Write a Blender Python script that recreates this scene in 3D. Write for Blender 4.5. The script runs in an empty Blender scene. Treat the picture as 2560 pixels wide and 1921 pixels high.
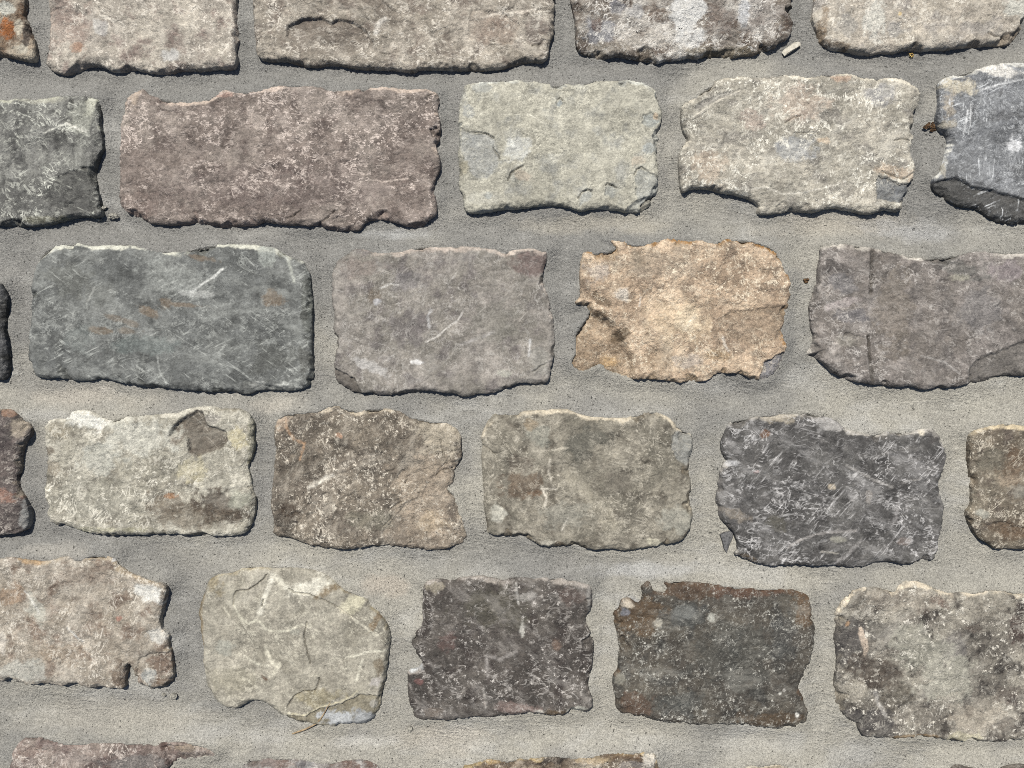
import bpy, bmesh, math
import numpy as np
from mathutils import Vector

# ------------------------------------------------------------------ camera, light, exposure
SC = bpy.context.scene
COL = SC.collection
CAM_H = 0.72            # a phone held 72 cm above the paving, looking straight down
FRAME = 1.0             # metres of ground across the picture
cam_data = bpy.data.cameras.new('camera')
cam_data.sensor_width = 36.0
cam_data.lens = 36.0 * CAM_H / FRAME
cam_data.clip_start = 0.01
cam_data.clip_end = 200.0
cam = bpy.data.objects.new('camera', cam_data)
cam.location = (0, 0, CAM_H)
COL.objects.link(cam)
SC.camera = cam

SUN_EL = math.radians(61.0)
SUN_AZ = math.radians(-20.0)          # from the top of the picture, turned to the left
world = bpy.data.worlds.new('World')
SC.world = world
world.use_nodes = True
wn = world.node_tree.nodes
wl = world.node_tree.links
wn.clear()
sky = wn.new('ShaderNodeTexSky')
sky.sky_type = 'NISHITA'
sky.sun_disc = False
sky.sun_elevation = SUN_EL
sky.sun_rotation = SUN_AZ
bg = wn.new('ShaderNodeBackground')
bg.inputs['Strength'].default_value = 0.05
wo = wn.new('ShaderNodeOutputWorld')
wl.new(sky.outputs[0], bg.inputs[0])
wl.new(bg.outputs[0], wo.inputs[0])

sd = bpy.data.lights.new('sun', 'SUN')
sd.energy = 5.0
sd.angle = math.radians(0.55)
sd.color = (1.0, 0.955, 0.865)
sun = bpy.data.objects.new('sun', sd)
to_sun = Vector((math.sin(SUN_AZ) * math.cos(SUN_EL), math.cos(SUN_AZ) * math.cos(SUN_EL), math.sin(SUN_EL)))
sun.rotation_euler = (-to_sun).to_track_quat('-Z', 'Y').to_euler()
sun.location = to_sun * 5
COL.objects.link(sun)
SC.view_settings.view_transform = 'Standard'
SC.view_settings.look = 'None'
SC.view_settings.exposure = 0.33
SC.view_settings.gamma = 1.0
SC.view_settings.use_curve_mapping = False
SC.render.engine = 'CYCLES'
SC.cycles.use_denoising = False
SC.cycles.pixel_filter_type = 'BLACKMAN_HARRIS'
SC.cycles.filter_width = 0.95
SC.cycles.max_bounces = 4
SC.cycles.diffuse_bounces = 3
LIGHT_K = 0.745          # photograph value -> base colour

# ------------------------------------------------------------------ helpers
def lin(c):
    c = np.asarray(c, float) / 255.0
    c = c.mean() + (c - c.mean()) * 0.74
    l = np.where(c <= 0.04045, c / 12.92, ((c + 0.055) / 1.055) ** 2.4)
    g = l.mean() + 1e-4
    return l * (g / 0.30) ** 0.15 * LIGHT_K

_rs = np.random.RandomState(12345)
_PERM = np.concatenate([_rs.permutation(256)] * 2).astype(np.int32)
_ang = _rs.rand(256) * 2 * np.pi
_GX, _GY = np.cos(_ang).astype(np.float32), np.sin(_ang).astype(np.float32)

def perlin(x, y, seed):
    x = x + (seed * 0.7183) % 211.0
    y = y + (seed * 1.3717) % 197.0
    fx, fy = np.floor(x), np.floor(y)
    ix = fx.astype(np.int32) & 255
    iy = fy.astype(np.int32) & 255
    x = (x - fx).astype(np.float32)
    y = (y - fy).astype(np.float32)
    u = x * x * x * (x * (x * 6 - 15) + 10)
    v = y * y * y * (y * (y * 6 - 15) + 10)
    p0 = _PERM[ix]
    p1 = _PERM[ix + 1]
    def g(pp, b):
        return _PERM[pp + ((iy + b) & 255)]
    h = g(p0, 0); a = _GX[h] * x + _GY[h] * y
    h = g(p1, 0); bb = _GX[h] * (x - 1) + _GY[h] * y
    h = g(p0, 1); c = _GX[h] * x + _GY[h] * (y - 1)
    h = g(p1, 1); d = _GX[h] * (x - 1) + _GY[h] * (y - 1)
    a = a + u * (bb - a)
    c = c + u * (d - c)
    return (a + v * (c - a)) * 1.45

def fbm(x, y, size, octaves, seed, gain=0.5):
    s = 0.0
    amp = 1.0
    tot = 0.0
    f = 1.0 / size
    for o in range(octaves):
        s = s + amp * perlin(x * f + 17.3 * o, y * f - 9.1 * o, seed + 31 * o)
        tot += amp
        amp *= gain
        f *= 2.03
    return s / tot * 1.25

def sst(a, b, x):
    t = np.clip((x - a) / (b - a), 0, 1)
    return t * t * (3 - 2 * t)

def seg_dist(x, y, ax, ay, bx, by):
    dx, dy = bx - ax, by - ay
    l2 = dx * dx + dy * dy + 1e-18
    t = np.clip(((x - ax) * dx + (y - ay) * dy) / l2, 0, 1)
    return (x - ax - t * dx) ** 2 + (y - ay - t * dy) ** 2

def line_dist(x, y, pts):
    d = None
    for (a, b) in zip(pts[:-1], pts[1:]):
        e = seg_dist(x, y, a[0], a[1], b[0], b[1])
        d = e if d is None else np.minimum(d, e)
    return np.sqrt(d)

def poly_sdf(x, y, poly):
    """distance to the outline, positive inside"""
    d = np.full(x.shape, 1e9)
    ins = np.zeros(x.shape, bool)
    n = len(poly)
    for i in range(n):
        ax, ay = poly[i]
        bx, by = poly[(i + 1) % n]
        d = np.minimum(d, seg_dist(x, y, ax, ay, bx, by))
        c = (ay > y) != (by > y)
        if abs(by - ay) > 1e-12:
            ins ^= c & (x < (bx - ax) * (y - ay) / (by - ay) + ax)
    d = np.sqrt(d)
    return np.where(ins, d, -d)

def chaikin(p):
    p = np.asarray(p, float)
    q = np.roll(p, -1, axis=0)
    out = np.empty((len(p) * 2, 2))
    out[0::2] = p * 0.8 + q * 0.2
    out[1::2] = p * 0.2 + q * 0.8
    return out

PX = FRAME / 2560.0      # ground metres for one pixel of the survey drawing

def gnd(p, z=0.0):
    """survey drawing (2560 x 1921) -> ground metres for a surface at height z"""
    p = np.asarray(p, float)
    k = (CAM_H - z) / CAM_H
    out = np.empty(p.shape)
    out[..., 0] = (p[..., 0] - 1280.0) * PX * k
    out[..., 1] = (960.5 - p[..., 1]) * PX * k
    return out

def grid_mesh(name, V, keep, flat=None, color=None, alpha_name=None):
    """V: (ny,nx,3) vertices, keep: (ny-1,nx-1) cells"""
    ny, nx = keep.shape[0] + 1, keep.shape[1] + 1
    idx = np.arange(ny * nx).reshape(ny, nx)
    q = np.stack([idx[:-1, :-1], idx[:-1, 1:], idx[1:, 1:], idx[1:, :-1]], axis=-1)[keep]
    used = np.zeros(ny * nx, bool)
    used[q.ravel()] = True
    remap = np.cumsum(used) - 1
    q = remap[q]
    co = V.reshape(-1, 3)[used]
    me = bpy.data.meshes.new(name)
    me.vertices.add(len(co))
    me.vertices.foreach_set('co', co.astype(np.float32).ravel())
    me.loops.add(q.size)
    me.loops.foreach_set('vertex_index', q.astype(np.int32).ravel())
    me.polygons.add(len(q))
    me.polygons.foreach_set('loop_start', np.arange(0, q.size, 4, dtype=np.int32))
    me.update(calc_edges=True)
    sm = np.ones(len(q), bool)
    if flat is not None:
        sm = ~flat[keep]
    me.polygons.foreach_set('use_smooth', sm)
    if color is not None:
        at = me.color_attributes.new('stone_colour', 'FLOAT_COLOR', 'POINT')
        at.data.foreach_set('color', color.reshape(-1, 4)[used].astype(np.float32).ravel())
    me.update()
    return me

# ------------------------------------------------------------------ materials
class NT:
    def __init__(self, name):
        self.m = bpy.data.materials.new(name)
        self.m.use_nodes = True
        self.t = self.m.node_tree
        self.t.nodes.clear()
    def n(self, kind, **kw):
        nd = self.t.nodes.new(kind)
        for k, v in kw.items():
            setattr(nd, k, v)
        return nd
    def put(self, sock, v):
        if hasattr(v, 'is_output') or isinstance(v, bpy.types.NodeSocket):
            self.t.links.new(v, sock)
        else:
            sock.default_value = v
    def math(self, op, a, b=0.0, c=0.0, clamp=False):
        nd = self.n('ShaderNodeMath', operation=op, use_clamp=clamp)
        self.put(nd.inputs[0], a); self.put(nd.inputs[1], b); self.put(nd.inputs[2], c)
        return nd.outputs[0]
    def ramp(self, v, a, b, lo=0.0, hi=1.0):
        nd = self.n('ShaderNodeMapRange', interpolation_type='SMOOTHSTEP')
        self.put(nd.inputs['Value'], v)
        nd.inputs['From Min'].default_value = a
        nd.inputs['From Max'].default_value = b
        nd.inputs['To Min'].default_value = lo
        nd.inputs['To Max'].default_value = hi
        return nd.outputs['Result']
    def noise(self, vec, scale, detail=2.0, rough=0.5, dist=0.0):
        nd = self.n('ShaderNodeTexNoise')
        self.put(nd.inputs['Vector'], vec)
        nd.inputs['Scale'].default_value = scale
        nd.inputs['Detail'].default_value = detail
        nd.inputs['Roughness'].default_value = rough
        nd.inputs['Distortion'].default_value = dist
        return nd.outputs['Fac']
    def mapping(self, vec, loc=(0, 0, 0), rot=(0, 0, 0), scale=(1, 1, 1)):
        nd = self.n('ShaderNodeMapping')
        self.put(nd.inputs['Vector'], vec)
        nd.inputs['Location'].default_value = loc
        nd.inputs['Rotation'].default_value = rot
        nd.inputs['Scale'].default_value = scale
        return nd.outputs[0]
    def stretch(self, vec, rot, scale, loc=(0, 0, 0)):
        return self.mapping(self.mapping(vec, loc=loc, rot=(0, 0, rot)), scale=scale)
    def mix(self, f, a, b, blend='MIX'):
        nd = self.n('ShaderNodeMix', data_type='RGBA', blend_type=blend)
        self.put(nd.inputs[0], f)
        self.put(nd.inputs[6], a)
        self.put(nd.inputs[7], b)
        return nd.outputs[2]

def rgba(c, k=1.0):
    l = np.minimum(lin(c) * k, 0.85)
    return (float(l[0]), float(l[1]), float(l[2]), 1.0)

def stone_material(i, fleck_col, amount, scratch, rough_amt, scratch_rot, pits, kind):
    N = NT('weathered_stone_%02d' % i)
    co = N.n('ShaderNodeTexCoord').outputs['Object']
    off = N.mapping(co, loc=(i * 0.731 % 5, i * 1.37 % 7, i * 0.4))
    at = N.n('ShaderNodeAttribute', attribute_name='stone_colour')
    base, dens = at.outputs['Color'], at.outputs['Alpha']
    # grain
    g1 = N.noise(off, 560, 4, 0.68)
    g2 = N.noise(off, 150, 4, 0.62)
    gm = N.math('MULTIPLY', N.ramp(g1, 0.30, 0.70, 0.74, 1.25), N.ramp(g2, 0.3, 0.7, 0.84, 1.15))
    comb = N.n('ShaderNodeCombineColor')
    for k in range(3):
        N.put(comb.inputs[k], gm)
    c = N.mix(1.0, base, comb.outputs[0], 'MULTIPLY')
    cr = N.noise(N.mapping(off, loc=(8, 6, 0)), 75, 6, 0.78)
    cc = N.math('MULTIPLY', N.ramp(cr, 0.52, 0.58, 1.0, 0.82), N.ramp(cr, 0.40, 0.46, 1.16, 1.0))
    comb2 = N.n('ShaderNodeCombineColor')
    for k in range(3):
        N.put(comb2.inputs[k], cc)
    c = N.mix(1.0, c, comb2.outputs[0], 'MULTIPLY')
    # pale wormy flecks: contour lines of a warped noise, broken up by a second one
    worm, small, speck, fs_ = kind
    turn = (i * 2.399) % 3.14
    sel1 = N.noise(off, 62 * fs_, 3, 0.65)
    w1 = N.noise(N.stretch(off, turn, (1.0, 0.5, 1)), 100 * fs_, 2, 0.6, 1.3)
    l1 = N.math('SUBTRACT', 1.0, N.math('MULTIPLY', N.math('ABSOLUTE', N.math('SUBTRACT', w1, 0.5)), 24.0 / fs_), clamp=True)
    f1 = N.math('MULTIPLY', N.math('MULTIPLY', l1, N.ramp(sel1, 0.51, 0.59)), worm)
    w2 = N.noise(N.stretch(off, turn + 1.2, (0.5, 1.0, 1), (3, 1, 0)), 220 * fs_, 2, 0.55, 1.1)
    l2 = N.math('SUBTRACT', 1.0, N.math('MULTIPLY', N.math('ABSOLUTE', N.math('SUBTRACT', w2, 0.47)), 12.0), clamp=True)
    sel2 = N.noise(N.mapping(off, loc=(9, 4, 0)), 120 * fs_, 3, 0.6)
    f2 = N.math('MULTIPLY', N.math('MULTIPLY', l2, N.ramp(sel2, 0.50, 0.61)), small)
    sp = N.noise(N.mapping(off, loc=(5, 2, 0)), 210 * fs_, 6, 0.78)
    f3 = N.math('MULTIPLY', N.ramp(sp, 0.55, 0.65), speck)
    cl = N.noise(N.mapping(off, loc=(1, 8, 0)), 22 * fs_, 5, 0.7)
    f = N.math('MAXIMUM', N.math('MAXIMUM', f1, f2), f3)
    f = N.math('MULTIPLY', f, N.ramp(cl, 0.38, 0.62, 0.22, 1.15))
    f = N.math('MULTIPLY', N.math('MULTIPLY', f, dens), 0.52 + amount * 0.68, clamp=True)
    # thin pale bloom lying in soft drifts
    bl = N.noise(N.stretch(off, turn + 0.5, (1.0, 0.35, 1), (6, 3, 0)), 60, 6, 0.72)
    f = N.math('MAXIMUM', f, N.math('MULTIPLY', N.math('MULTIPLY', N.ramp(bl, 0.50, 0.70), dens), 0.12 + 0.2 * amount))
    # fine straight scratches
    if scratch > 0:
        sn = N.noise(N.stretch(off, scratch_rot, (1.0, 0.10, 1)), 420, 2, 0.6, 0.3)
        sn2 = N.noise(N.stretch(off, scratch_rot + 1.1, (1.0, 0.09, 1), (4, 4, 0)), 380, 2, 0.6, 0.3)
        ss = N.ramp(N.noise(N.mapping(off, loc=(2, 7, 0)), 48, 3, 0.6), 0.50, 0.64)
        s2 = N.ramp(N.noise(N.mapping(off, loc=(7, 3, 0)), 52, 3, 0.6), 0.50, 0.64)
        fs = N.math('ADD', N.math('MULTIPLY', N.ramp(sn, 0.54, 0.70), ss), N.math('MULTIPLY', N.ramp(sn2, 0.55, 0.71), s2))
        f = N.math('ADD', f, N.math('MULTIPLY', fs, scratch * 0.75), clamp=True)
    c = N.mix(f, c, rgba(fleck_col, 1.18))
    # dark pits
    pn = N.noise(N.mapping(off, loc=(4, 4, 2)), 420, 2, 0.5)
    pf = N.math('MULTIPLY', N.ramp(pn, 0.30, 0.22), pits, clamp=True)
    c = N.mix(pf, c, rgba((62, 56, 50)))
    # relief
    b1 = N.noise(off, 210, 6, 0.72)
    b2 = N.noise(off, 820, 3, 0.65)
    bh = N.math('ADD', N.math('MULTIPLY', b1, 1.0), N.math('MULTIPLY', b2, 0.35))
    bh = N.math('SUBTRACT', bh, N.math('MULTIPLY', pf, 0.3))
    bu = N.n('ShaderNodeBump')
    bu.inputs['Strength'].default_value = 1.0
    bu.inputs['Distance'].default_value = 0.0021 * rough_amt
    N.put(bu.inputs['Height'], bh)
    bs = N.n('ShaderNodeBsdfPrincipled')
    N.put(bs.inputs['Base Color'], c)
    N.put(bs.inputs['Roughness'], N.ramp(g2, 0.3, 0.7, 0.72, 0.92))
    bs.inputs['Specular IOR Level'].default_value = 0.32
    N.t.links.new(bu.outputs[0], bs.inputs['Normal'])
    o = N.n('ShaderNodeOutputMaterial')
    N.t.links.new(bs.outputs[0], o.inputs[0])
    return N.m

def mortar_material():
    N = NT('sandy_mortar')
    co = N.n('ShaderNodeTexCoord').outputs['Object']
    base = N.n('ShaderNodeAttribute', attribute_name='stone_colour').outputs['Color']
    g1 = N.noise(co, 800, 4, 0.7)
    g2 = N.noise(co, 330, 3, 0.6)
    gm = N.math('MULTIPLY', N.ramp(g1, 0.30, 0.70, 0.66, 1.30), N.ramp(g2, 0.3, 0.7, 0.9, 1.1))
    comb = N.n('ShaderNodeCombineColor')
    for k in range(3):
        N.put(comb.inputs[k], gm)
    c = N.mix(1.0, base, comb.outputs[0], 'MULTIPLY')
    tr = N.noise(N.stretch(co, 0.12, (0.16, 1.0, 1), (1, 5, 0)), 260, 4, 0.65)
    ts = N.noise(N.mapping(co, loc=(3, 3, 0)), 14, 3, 0.6)
    tm = N.math('MULTIPLY', N.ramp(tr, 0.40, 0.68, -0.08, 0.10), N.ramp(ts, 0.42, 0.6))
    comb2 = N.n('ShaderNodeCombineColor')
    for k in range(3):
        N.put(comb2.inputs[k], N.math('ADD', tm, 1.0))
    c = N.mix(1.0, c, comb2.outputs[0], 'MULTIPLY')
    hn = N.noise(N.mapping(co, loc=(7, 7, 0)), 190, 2, 0.5)
    hf = N.ramp(hn, 0.27, 0.22)
    c = N.mix(N.math('MULTIPLY', hf, 0.55), c, rgba((74, 71, 66)))
    pn = N.noise(N.mapping(co, loc=(2, 2, 0)), 520, 2, 0.5)
    pf = N.ramp(pn, 0.33, 0.25)
    c = N.mix(N.math('MULTIPLY', pf, 0.8), c, rgba((60, 58, 54)))
    wn_ = N.noise(N.mapping(co, loc=(6, 1, 0)), 700, 1, 0.5)
    c = N.mix(N.ramp(wn_, 0.70, 0.78, 0, 0.55), c, rgba((205, 200, 190)))
    b1 = N.noise(co, 420, 4, 0.62)
    b2 = N.noise(co, 800, 3, 0.7)
    bh = N.math('ADD', b1, N.math('MULTIPLY', b2, 0.6))
    bh = N.math('SUBTRACT', bh, N.math('MULTIPLY', pf, 0.5))
    bh = N.math('SUBTRACT', bh, N.math('MULTIPLY', hf, 0.9))
    bh = N.math('ADD', bh, N.math('MULTIPLY', tm, 1.6))
    bu = N.n('ShaderNodeBump')
    bu.inputs['Strength'].default_value = 1.0
    bu.inputs['Distance'].default_value = 0.0019
    N.put(bu.inputs['Height'], bh)
    bs = N.n('ShaderNodeBsdfPrincipled')
    N.put(bs.inputs['Base Color'], c)
    bs.inputs['Roughness'].default_value = 0.93
    bs.inputs['Specular IOR Level'].default_value = 0.2
    N.t.links.new(bu.outputs[0], bs.inputs['Normal'])
    o = N.n('ShaderNodeOutputMaterial')
    N.t.links.new(bs.outputs[0], o.inputs[0])
    return N.m

def plain_material(name, c1, c2, scale, rough=0.8, bump=0.0004):
    N = NT(name)
    co = N.n('ShaderNodeTexCoord').outputs['Object']
    n = N.noise(co, scale, 4, 0.65)
    c = N.mix(N.ramp(n, 0.32, 0.68), rgba(c1), rgba(c2))
    bu = N.n('ShaderNodeBump')
    bu.inputs['Distance'].default_value = bump
    N.put(bu.inputs['Height'], n)
    bs = N.n('ShaderNodeBsdfPrincipled')
    N.put(bs.inputs['Base Color'], c)
    bs.inputs['Roughness'].default_value = rough
    bs.inputs['Specular IOR Level'].default_value = 0.3
    N.t.links.new(bu.outputs[0], bs.inputs['Normal'])
    o = N.n('ShaderNodeOutputMaterial')
    N.t.links.new(bs.outputs[0], o.inputs[0])
    return N.m

# ------------------------------------------------------------------ the survey of the stones
# poly: outline; h: height over the joint (mm); c: three rock colours; fl: (fleck colour, amount);
# rim: upper edge colour, wear plus painted sunlight; rg: roughness of relief; sc: (scratches, angle)
# feat: blob(x,y,rx,ry,turn,colour,strength) line(points,width,colour,strength) step(polygon,depth mm,colour,strength)
#       dent(x,y,rx,ry,turn,depth mm) crack(points,width)
def pl(s):
    v = [float(t) for t in s.replace(',', ' ').split()]
    return [(v[i], v[i + 1]) for i in range(0, len(v), 2)]

STONES = [
 dict(label='rusty brown stone with orange stain cut off at the top left corner', h=15, rg=1.6,
  poly=pl('-125,-60 -40,-80 45,-70 58,0 57,25 60,41 74,60 79,95 84,120 81,147 47,144 0,134 -90,125'),
  c=((128,98,72),(168,152,130),(96,78,62)), rim=(196,190,172), rims=.4, fl=((212,204,186),.7),
  feat=[('blob',12,72,26,28,0,(176,96,36),.85),('blob',10,20,40,16,0,(196,196,184),.8),('blob',52,120,22,14,0,(190,184,166),.7),('blob',45,70,12,24,0,(196,186,164),.8),('blob',62,90,10,30,0,(84,74,68),.8)]),
 dict(label='beige grey stone with pinkish left end, second from left in the top row', h=14,
  poly=pl('120,-120 350,-130 585,-110 587,0 585,19 589,57 592,85 585,120 590,139 585,163 563,168 535,166 500,171 475,169 443,169 424,177 380,178 351,173 329,168 301,175 272,173 250,161 228,158 203,162 177,176 149,181 123,174 109,158 108,136 114,104 119,63 117,19 117,0'),
  c=((158,148,136),(172,162,148),(146,130,120)), rim=(206,192,172), rims=.6, fl=((222,214,200),.8),
  feat=[('blob',170,60,60,60,0,(174,152,138),.5),('blob',190,115,16,14,0,(176,120,84),.55),('blob',150,30,40,30,0,(132,116,108),.5),('blob',235,150,50,10,0,(122,118,110),.6),('blob',430,140,30,18,0,(198,198,196),.6),
   ('step',pl('125,15 160,20 165,45 130,60 118,50'),.9,None,0),('blob',250,65,20,20,0,(190,190,188),.5),('dent',300,165,30,12,0,1.5)]),
 dict(label='wide grey brown stone with shallow flaked hollows in the top row', h=15,
  poly=pl('630,-125 1000,-140 1385,-120 1388,0 1385,38 1387,73 1374,98 1372,133 1355,150 1327,147 1295,153 1260,164 1230,170 1170,171 1106,168 1046,165 1034,173 989,170 916,165 863,160 822,155 793,162 742,155 704,145 651,143 636,131 635,89 632,51 627,0'),
  c=((148,138,124),(162,152,138),(134,122,110)), rim=(190,172,150), rims=.5, fl=((214,206,192),.7), lay=.0008, chipc=(112,102,90),
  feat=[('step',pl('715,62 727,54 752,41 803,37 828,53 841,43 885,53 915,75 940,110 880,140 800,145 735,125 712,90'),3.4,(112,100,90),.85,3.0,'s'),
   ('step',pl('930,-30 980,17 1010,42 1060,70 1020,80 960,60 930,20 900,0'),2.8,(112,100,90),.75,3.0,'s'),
   ('step',pl('1175,25 1190,22 1260,30 1300,60 1280,110 1180,100 1168,92'),.9,(156,136,120),.25,1.5),
   ('blob',1240,70,60,45,0,(158,136,120),.35),('blob',1345,75,30,45,0,(112,98,92),.6),('line',pl('1210,42 1240,32 1270,30 1300,30 1335,25'),4,(212,200,184),.7),('line',pl('1340,70 1352,35'),6,(206,198,184),.6),
   ('line',pl('940,85 948,60 962,45'),7,(212,206,196),.75),('crack',pl('1330,113 1350,108 1358,100'),2),('crack',pl('950,132 975,136'),1.5)]),
 dict(label='rough stone crusted white with lichen, fourth in the top row', h=15, rg=1.8, pits=1.0,
  poly=pl('1430,-115 1700,-130 1980,-110 1987,0 1988,32 1987,66 1977,90 1952,99 1939,114 1901,128 1865,133 1801,138 1757,136 1719,136 1690,143 1668,143 1643,154 1621,147 1589,143 1548,133 1520,139 1501,143 1466,133 1444,121 1442,104 1439,63 1434,25 1426,0'),
  c=((138,126,114),(176,168,158),(116,100,88)), rim=(190,172,144), rims=.3, fl=((228,224,216),1.0), jag=1.5, chip=1.4, chipc=(104,88,66),
  feat=[('blob',1722,40,48,75,0,(212,212,210),.8),('blob',1500,75,40,30,0,(150,152,160),.7),('blob',1590,30,25,20,0,(172,172,174),.6),('blob',1540,15,20,20,0,(128,130,142),.6),('blob',1620,100,90,22,0,(206,198,186),.6),('blob',1520,118,50,20,0,(150,140,124),.5),
   ('blob',1800,45,40,40,0,(126,108,98),.6),('blob',1900,40,60,60,0,(164,156,150),.5),('blob',1860,20,15,50,0,(202,206,212),.6),('blob',1830,125,120,14,0,(132,120,96),.6),('blob',1490,60,15,15,0,(120,94,84),.7),('blob',1640,30,25,25,0,(120,98,84),.6)]),
 dict(label='pale beige stone with brown rim in the top right corner', h=15,
  poly=pl('2050,-110 2300,-130 2540,-120 2580,-60 2575,30 2560,76 2534,106 2477,106 2398,114 2319,119 2271,117 2240,125 2208,124 2186,130 2164,127 2129,120 2088,119 2069,111 2053,96 2047,73 2036,38 2040,0'),
  c=((170,160,146),(182,172,156),(162,154,144)), rim=(196,182,160), rims=.3, fl=((222,216,202),.7), sc=(.35,.15), rnd=1.3, chipc=(132,112,88),
  feat=[('blob',2058,60,14,55,.2,(146,122,94),.7),('blob',2090,108,45,10,.2,(120,100,78),.7),('blob',2190,45,30,50,0,(206,206,196),.6),('blob',2115,65,30,30,0,(150,148,144),.5),('blob',2240,70,20,20,0,(150,150,150),.5),
   ('crack',pl('2472,80 2490,88 2515,90'),3),('blob',2540,20,40,30,0,(192,194,184),.6),('line',pl('2160,90 2172,20'),3,(222,216,204),.6),('line',pl('2176,95 2188,50'),3,(222,216,204),.5),('blob',2250,36,5,5,0,(214,182,110),.6)]),
 # ---- second row
 dict(label='dark grey stone with pale yellowish corner, left end of the second row', h=15, chipc=(72,72,68),
  poly=pl('-120,250 0,248 47,244 104,246 142,237 177,236 222,240 241,244 248,259 246,285 243,304 249,335 249,367 240,386 228,415 229,440 236,468 243,487 246,515 250,535 234,541 206,538 171,541 136,553 104,561 63,564 0,562 -120,556 -140,400'),
  c=((104,104,101),(118,118,114),(90,90,88)), fk=(1.0,.6,.5,.8), rim=(190,190,168), rims=.7, fl=((196,198,186),.75), sc=(.5,.9),
  feat=[('step',pl('140,445 170,425 215,430 230,470 240,530 190,530 125,520 110,490'),.8,(86,86,84),.8,1.5),('blob',222,258,16,24,.3,(196,196,176),.8),('blob',200,300,40,40,0,(168,170,156),.5),('blob',95,250,60,10,0,(168,166,150),.6),('line',pl('110,335 165,310 205,328'),3,(208,208,196),.7),('line',pl('165,308 215,330'),3,(214,212,200),.7),
   ('blob',110,548,70,9,0,(120,118,92),.5),('blob',246,260,6,22,0,(84,84,78),.8)]),
 dict(label='widest purple brown stone with scooped upper left edge in the second row', h=14, fol=.8, fola=.1, chipc=(140,120,112),
  poly=pl('304,263 316,240 351,218 358,222 370,237 411,245 462,255 506,250 535,240 551,225 566,222 585,228 633,225 689,212 733,210 802,215 818,225 869,225 916,218 980,215 1011,221 1059,220 1092,228 1099,247 1093,272 1101,304 1099,342 1088,361 1098,386 1099,424 1087,446 1082,475 1092,506 1092,519 1088,535 1070,549 1055,566 1021,564 980,553 948,543 923,547 907,556 897,575 869,573 834,575 796,562 742,561 695,558 660,550 641,558 600,562 554,566 490,556 459,559 402,561 364,553 332,541 310,530 296,508 294,494 291,468 296,434 293,364 297,301'),
  c=((126,112,104),(140,127,118),(114,100,93)), mot=.4, fk=(.8,1.0,.8,1.2), rim=(208,186,168), rims=.85, fl=((200,184,174),.85), sc=(.15,.5),
  feat=[('blob',335,245,22,24,.5,(186,166,146),.7),('blob',310,300,12,30,0,(190,176,162),.5),('blob',560,235,30,8,0,(178,140,126),.6),('blob',660,222,60,8,0,(214,192,176),.7),('blob',690,470,300,60,0,(112,96,92),.45),
   ('crack',pl('720,545 735,538 752,524'),2),('crack',pl('792,558 810,550 835,526'),2),('step',pl('822,560 822,545 845,538 862,540 870,560'),1.2,(108,98,92),.6,1.2),('line',pl('920,447 955,454 1020,446'),2.5,(212,194,180),.6),('crack',pl('1068,250 1070,240 1085,233'),2),
   ('step',pl('300,480 340,478 395,480 395,535 350,550 300,520'),.6,(128,108,100),.4,1.5),('step',pl('1070,322 1090,315 1105,330 1100,345 1080,345'),2.5,(90,74,66),.6,1.5),('blob',640,300,30,18,.7,(196,180,168),.5)]),
 dict(label='pale greenish grey stone with blue grey flakes in the second row', h=14, sp=.00068, rg=.75, lay=.0004,
  poly=pl('1166,209 1157,228 1146,269 1144,297 1149,329 1144,380 1147,421 1144,459 1155,487 1157,515 1166,528 1201,531 1232,524 1263,518 1308,520 1342,512 1390,510 1428,518 1453,526 1485,518 1532,520 1570,528 1602,528 1630,513 1645,487 1650,456 1649,421 1643,392 1650,364 1655,348 1649,326 1657,294 1655,259 1648,237 1633,218 1611,206 1580,198 1535,199 1494,199 1459,206 1421,206 1371,207 1336,202 1295,198 1232,201 1200,203'),
  c=((160,157,142),(167,164,149),(155,154,144)), mot=.5, fk=(.5,.7,.6,1.3), rim=(208,210,200), rims=.8, fl=((206,202,182),.7), pits=.25, chipc=(152,156,154),
  feat=[('step',pl('1152,320 1185,332 1220,332 1238,345 1250,390 1245,420 1215,450 1180,440 1160,400 1150,370'),.9,(152,156,158),.55,.9),('crack',pl('1185,331 1215,332 1235,345'),2),('crack',pl('1233,368 1250,396'),1.5),
   ('crack',pl('1270,450 1278,432 1295,422 1308,415'),2.5),('blob',1290,370,35,40,.4,(190,192,188),.65),('blob',1310,440,30,14,.3,(176,158,138),.5),
   ('step',pl('1388,262 1394,250 1404,248 1408,262 1400,270 1390,268'),.9,(150,160,164),.8,.7),('crack',pl('1392,250 1400,245 1407,252'),1.6),('step',pl('1608,285 1630,280 1650,300 1640,318 1625,322 1606,308'),.8,(146,156,158),.6,.8),('blob',1640,290,8,8,0,(196,172,142),.8),
   ('step',pl('1588,440 1592,425 1604,418 1622,430 1650,440 1648,480 1625,500 1600,515 1588,480'),1.0,(148,154,155),.55,.9),('crack',pl('1587,436 1592,424 1604,418 1614,424'),2),
   ('step',pl('1446,495 1455,480 1468,474 1480,476 1481,490 1470,505 1450,515'),.9,(148,154,154),.6,.8),('crack',pl('1446,494 1456,479 1468,473 1480,476'),2),
   ('step',pl('1512,472 1516,460 1530,460 1543,472 1540,490 1525,497 1512,488'),.9,(148,154,154),.6,.8),('crack',pl('1514,463 1518,458 1532,462 1542,470'),1.8),
   ('step',pl('1600,510 1625,490 1650,480 1640,510 1620,535 1600,530'),2.5,(112,104,92),.6,1.5),('blob',1205,220,30,14,0,(158,160,154),.7),('line',pl('1170,246 1205,244 1232,238 1240,222'),2,(206,202,184),.6),
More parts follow.
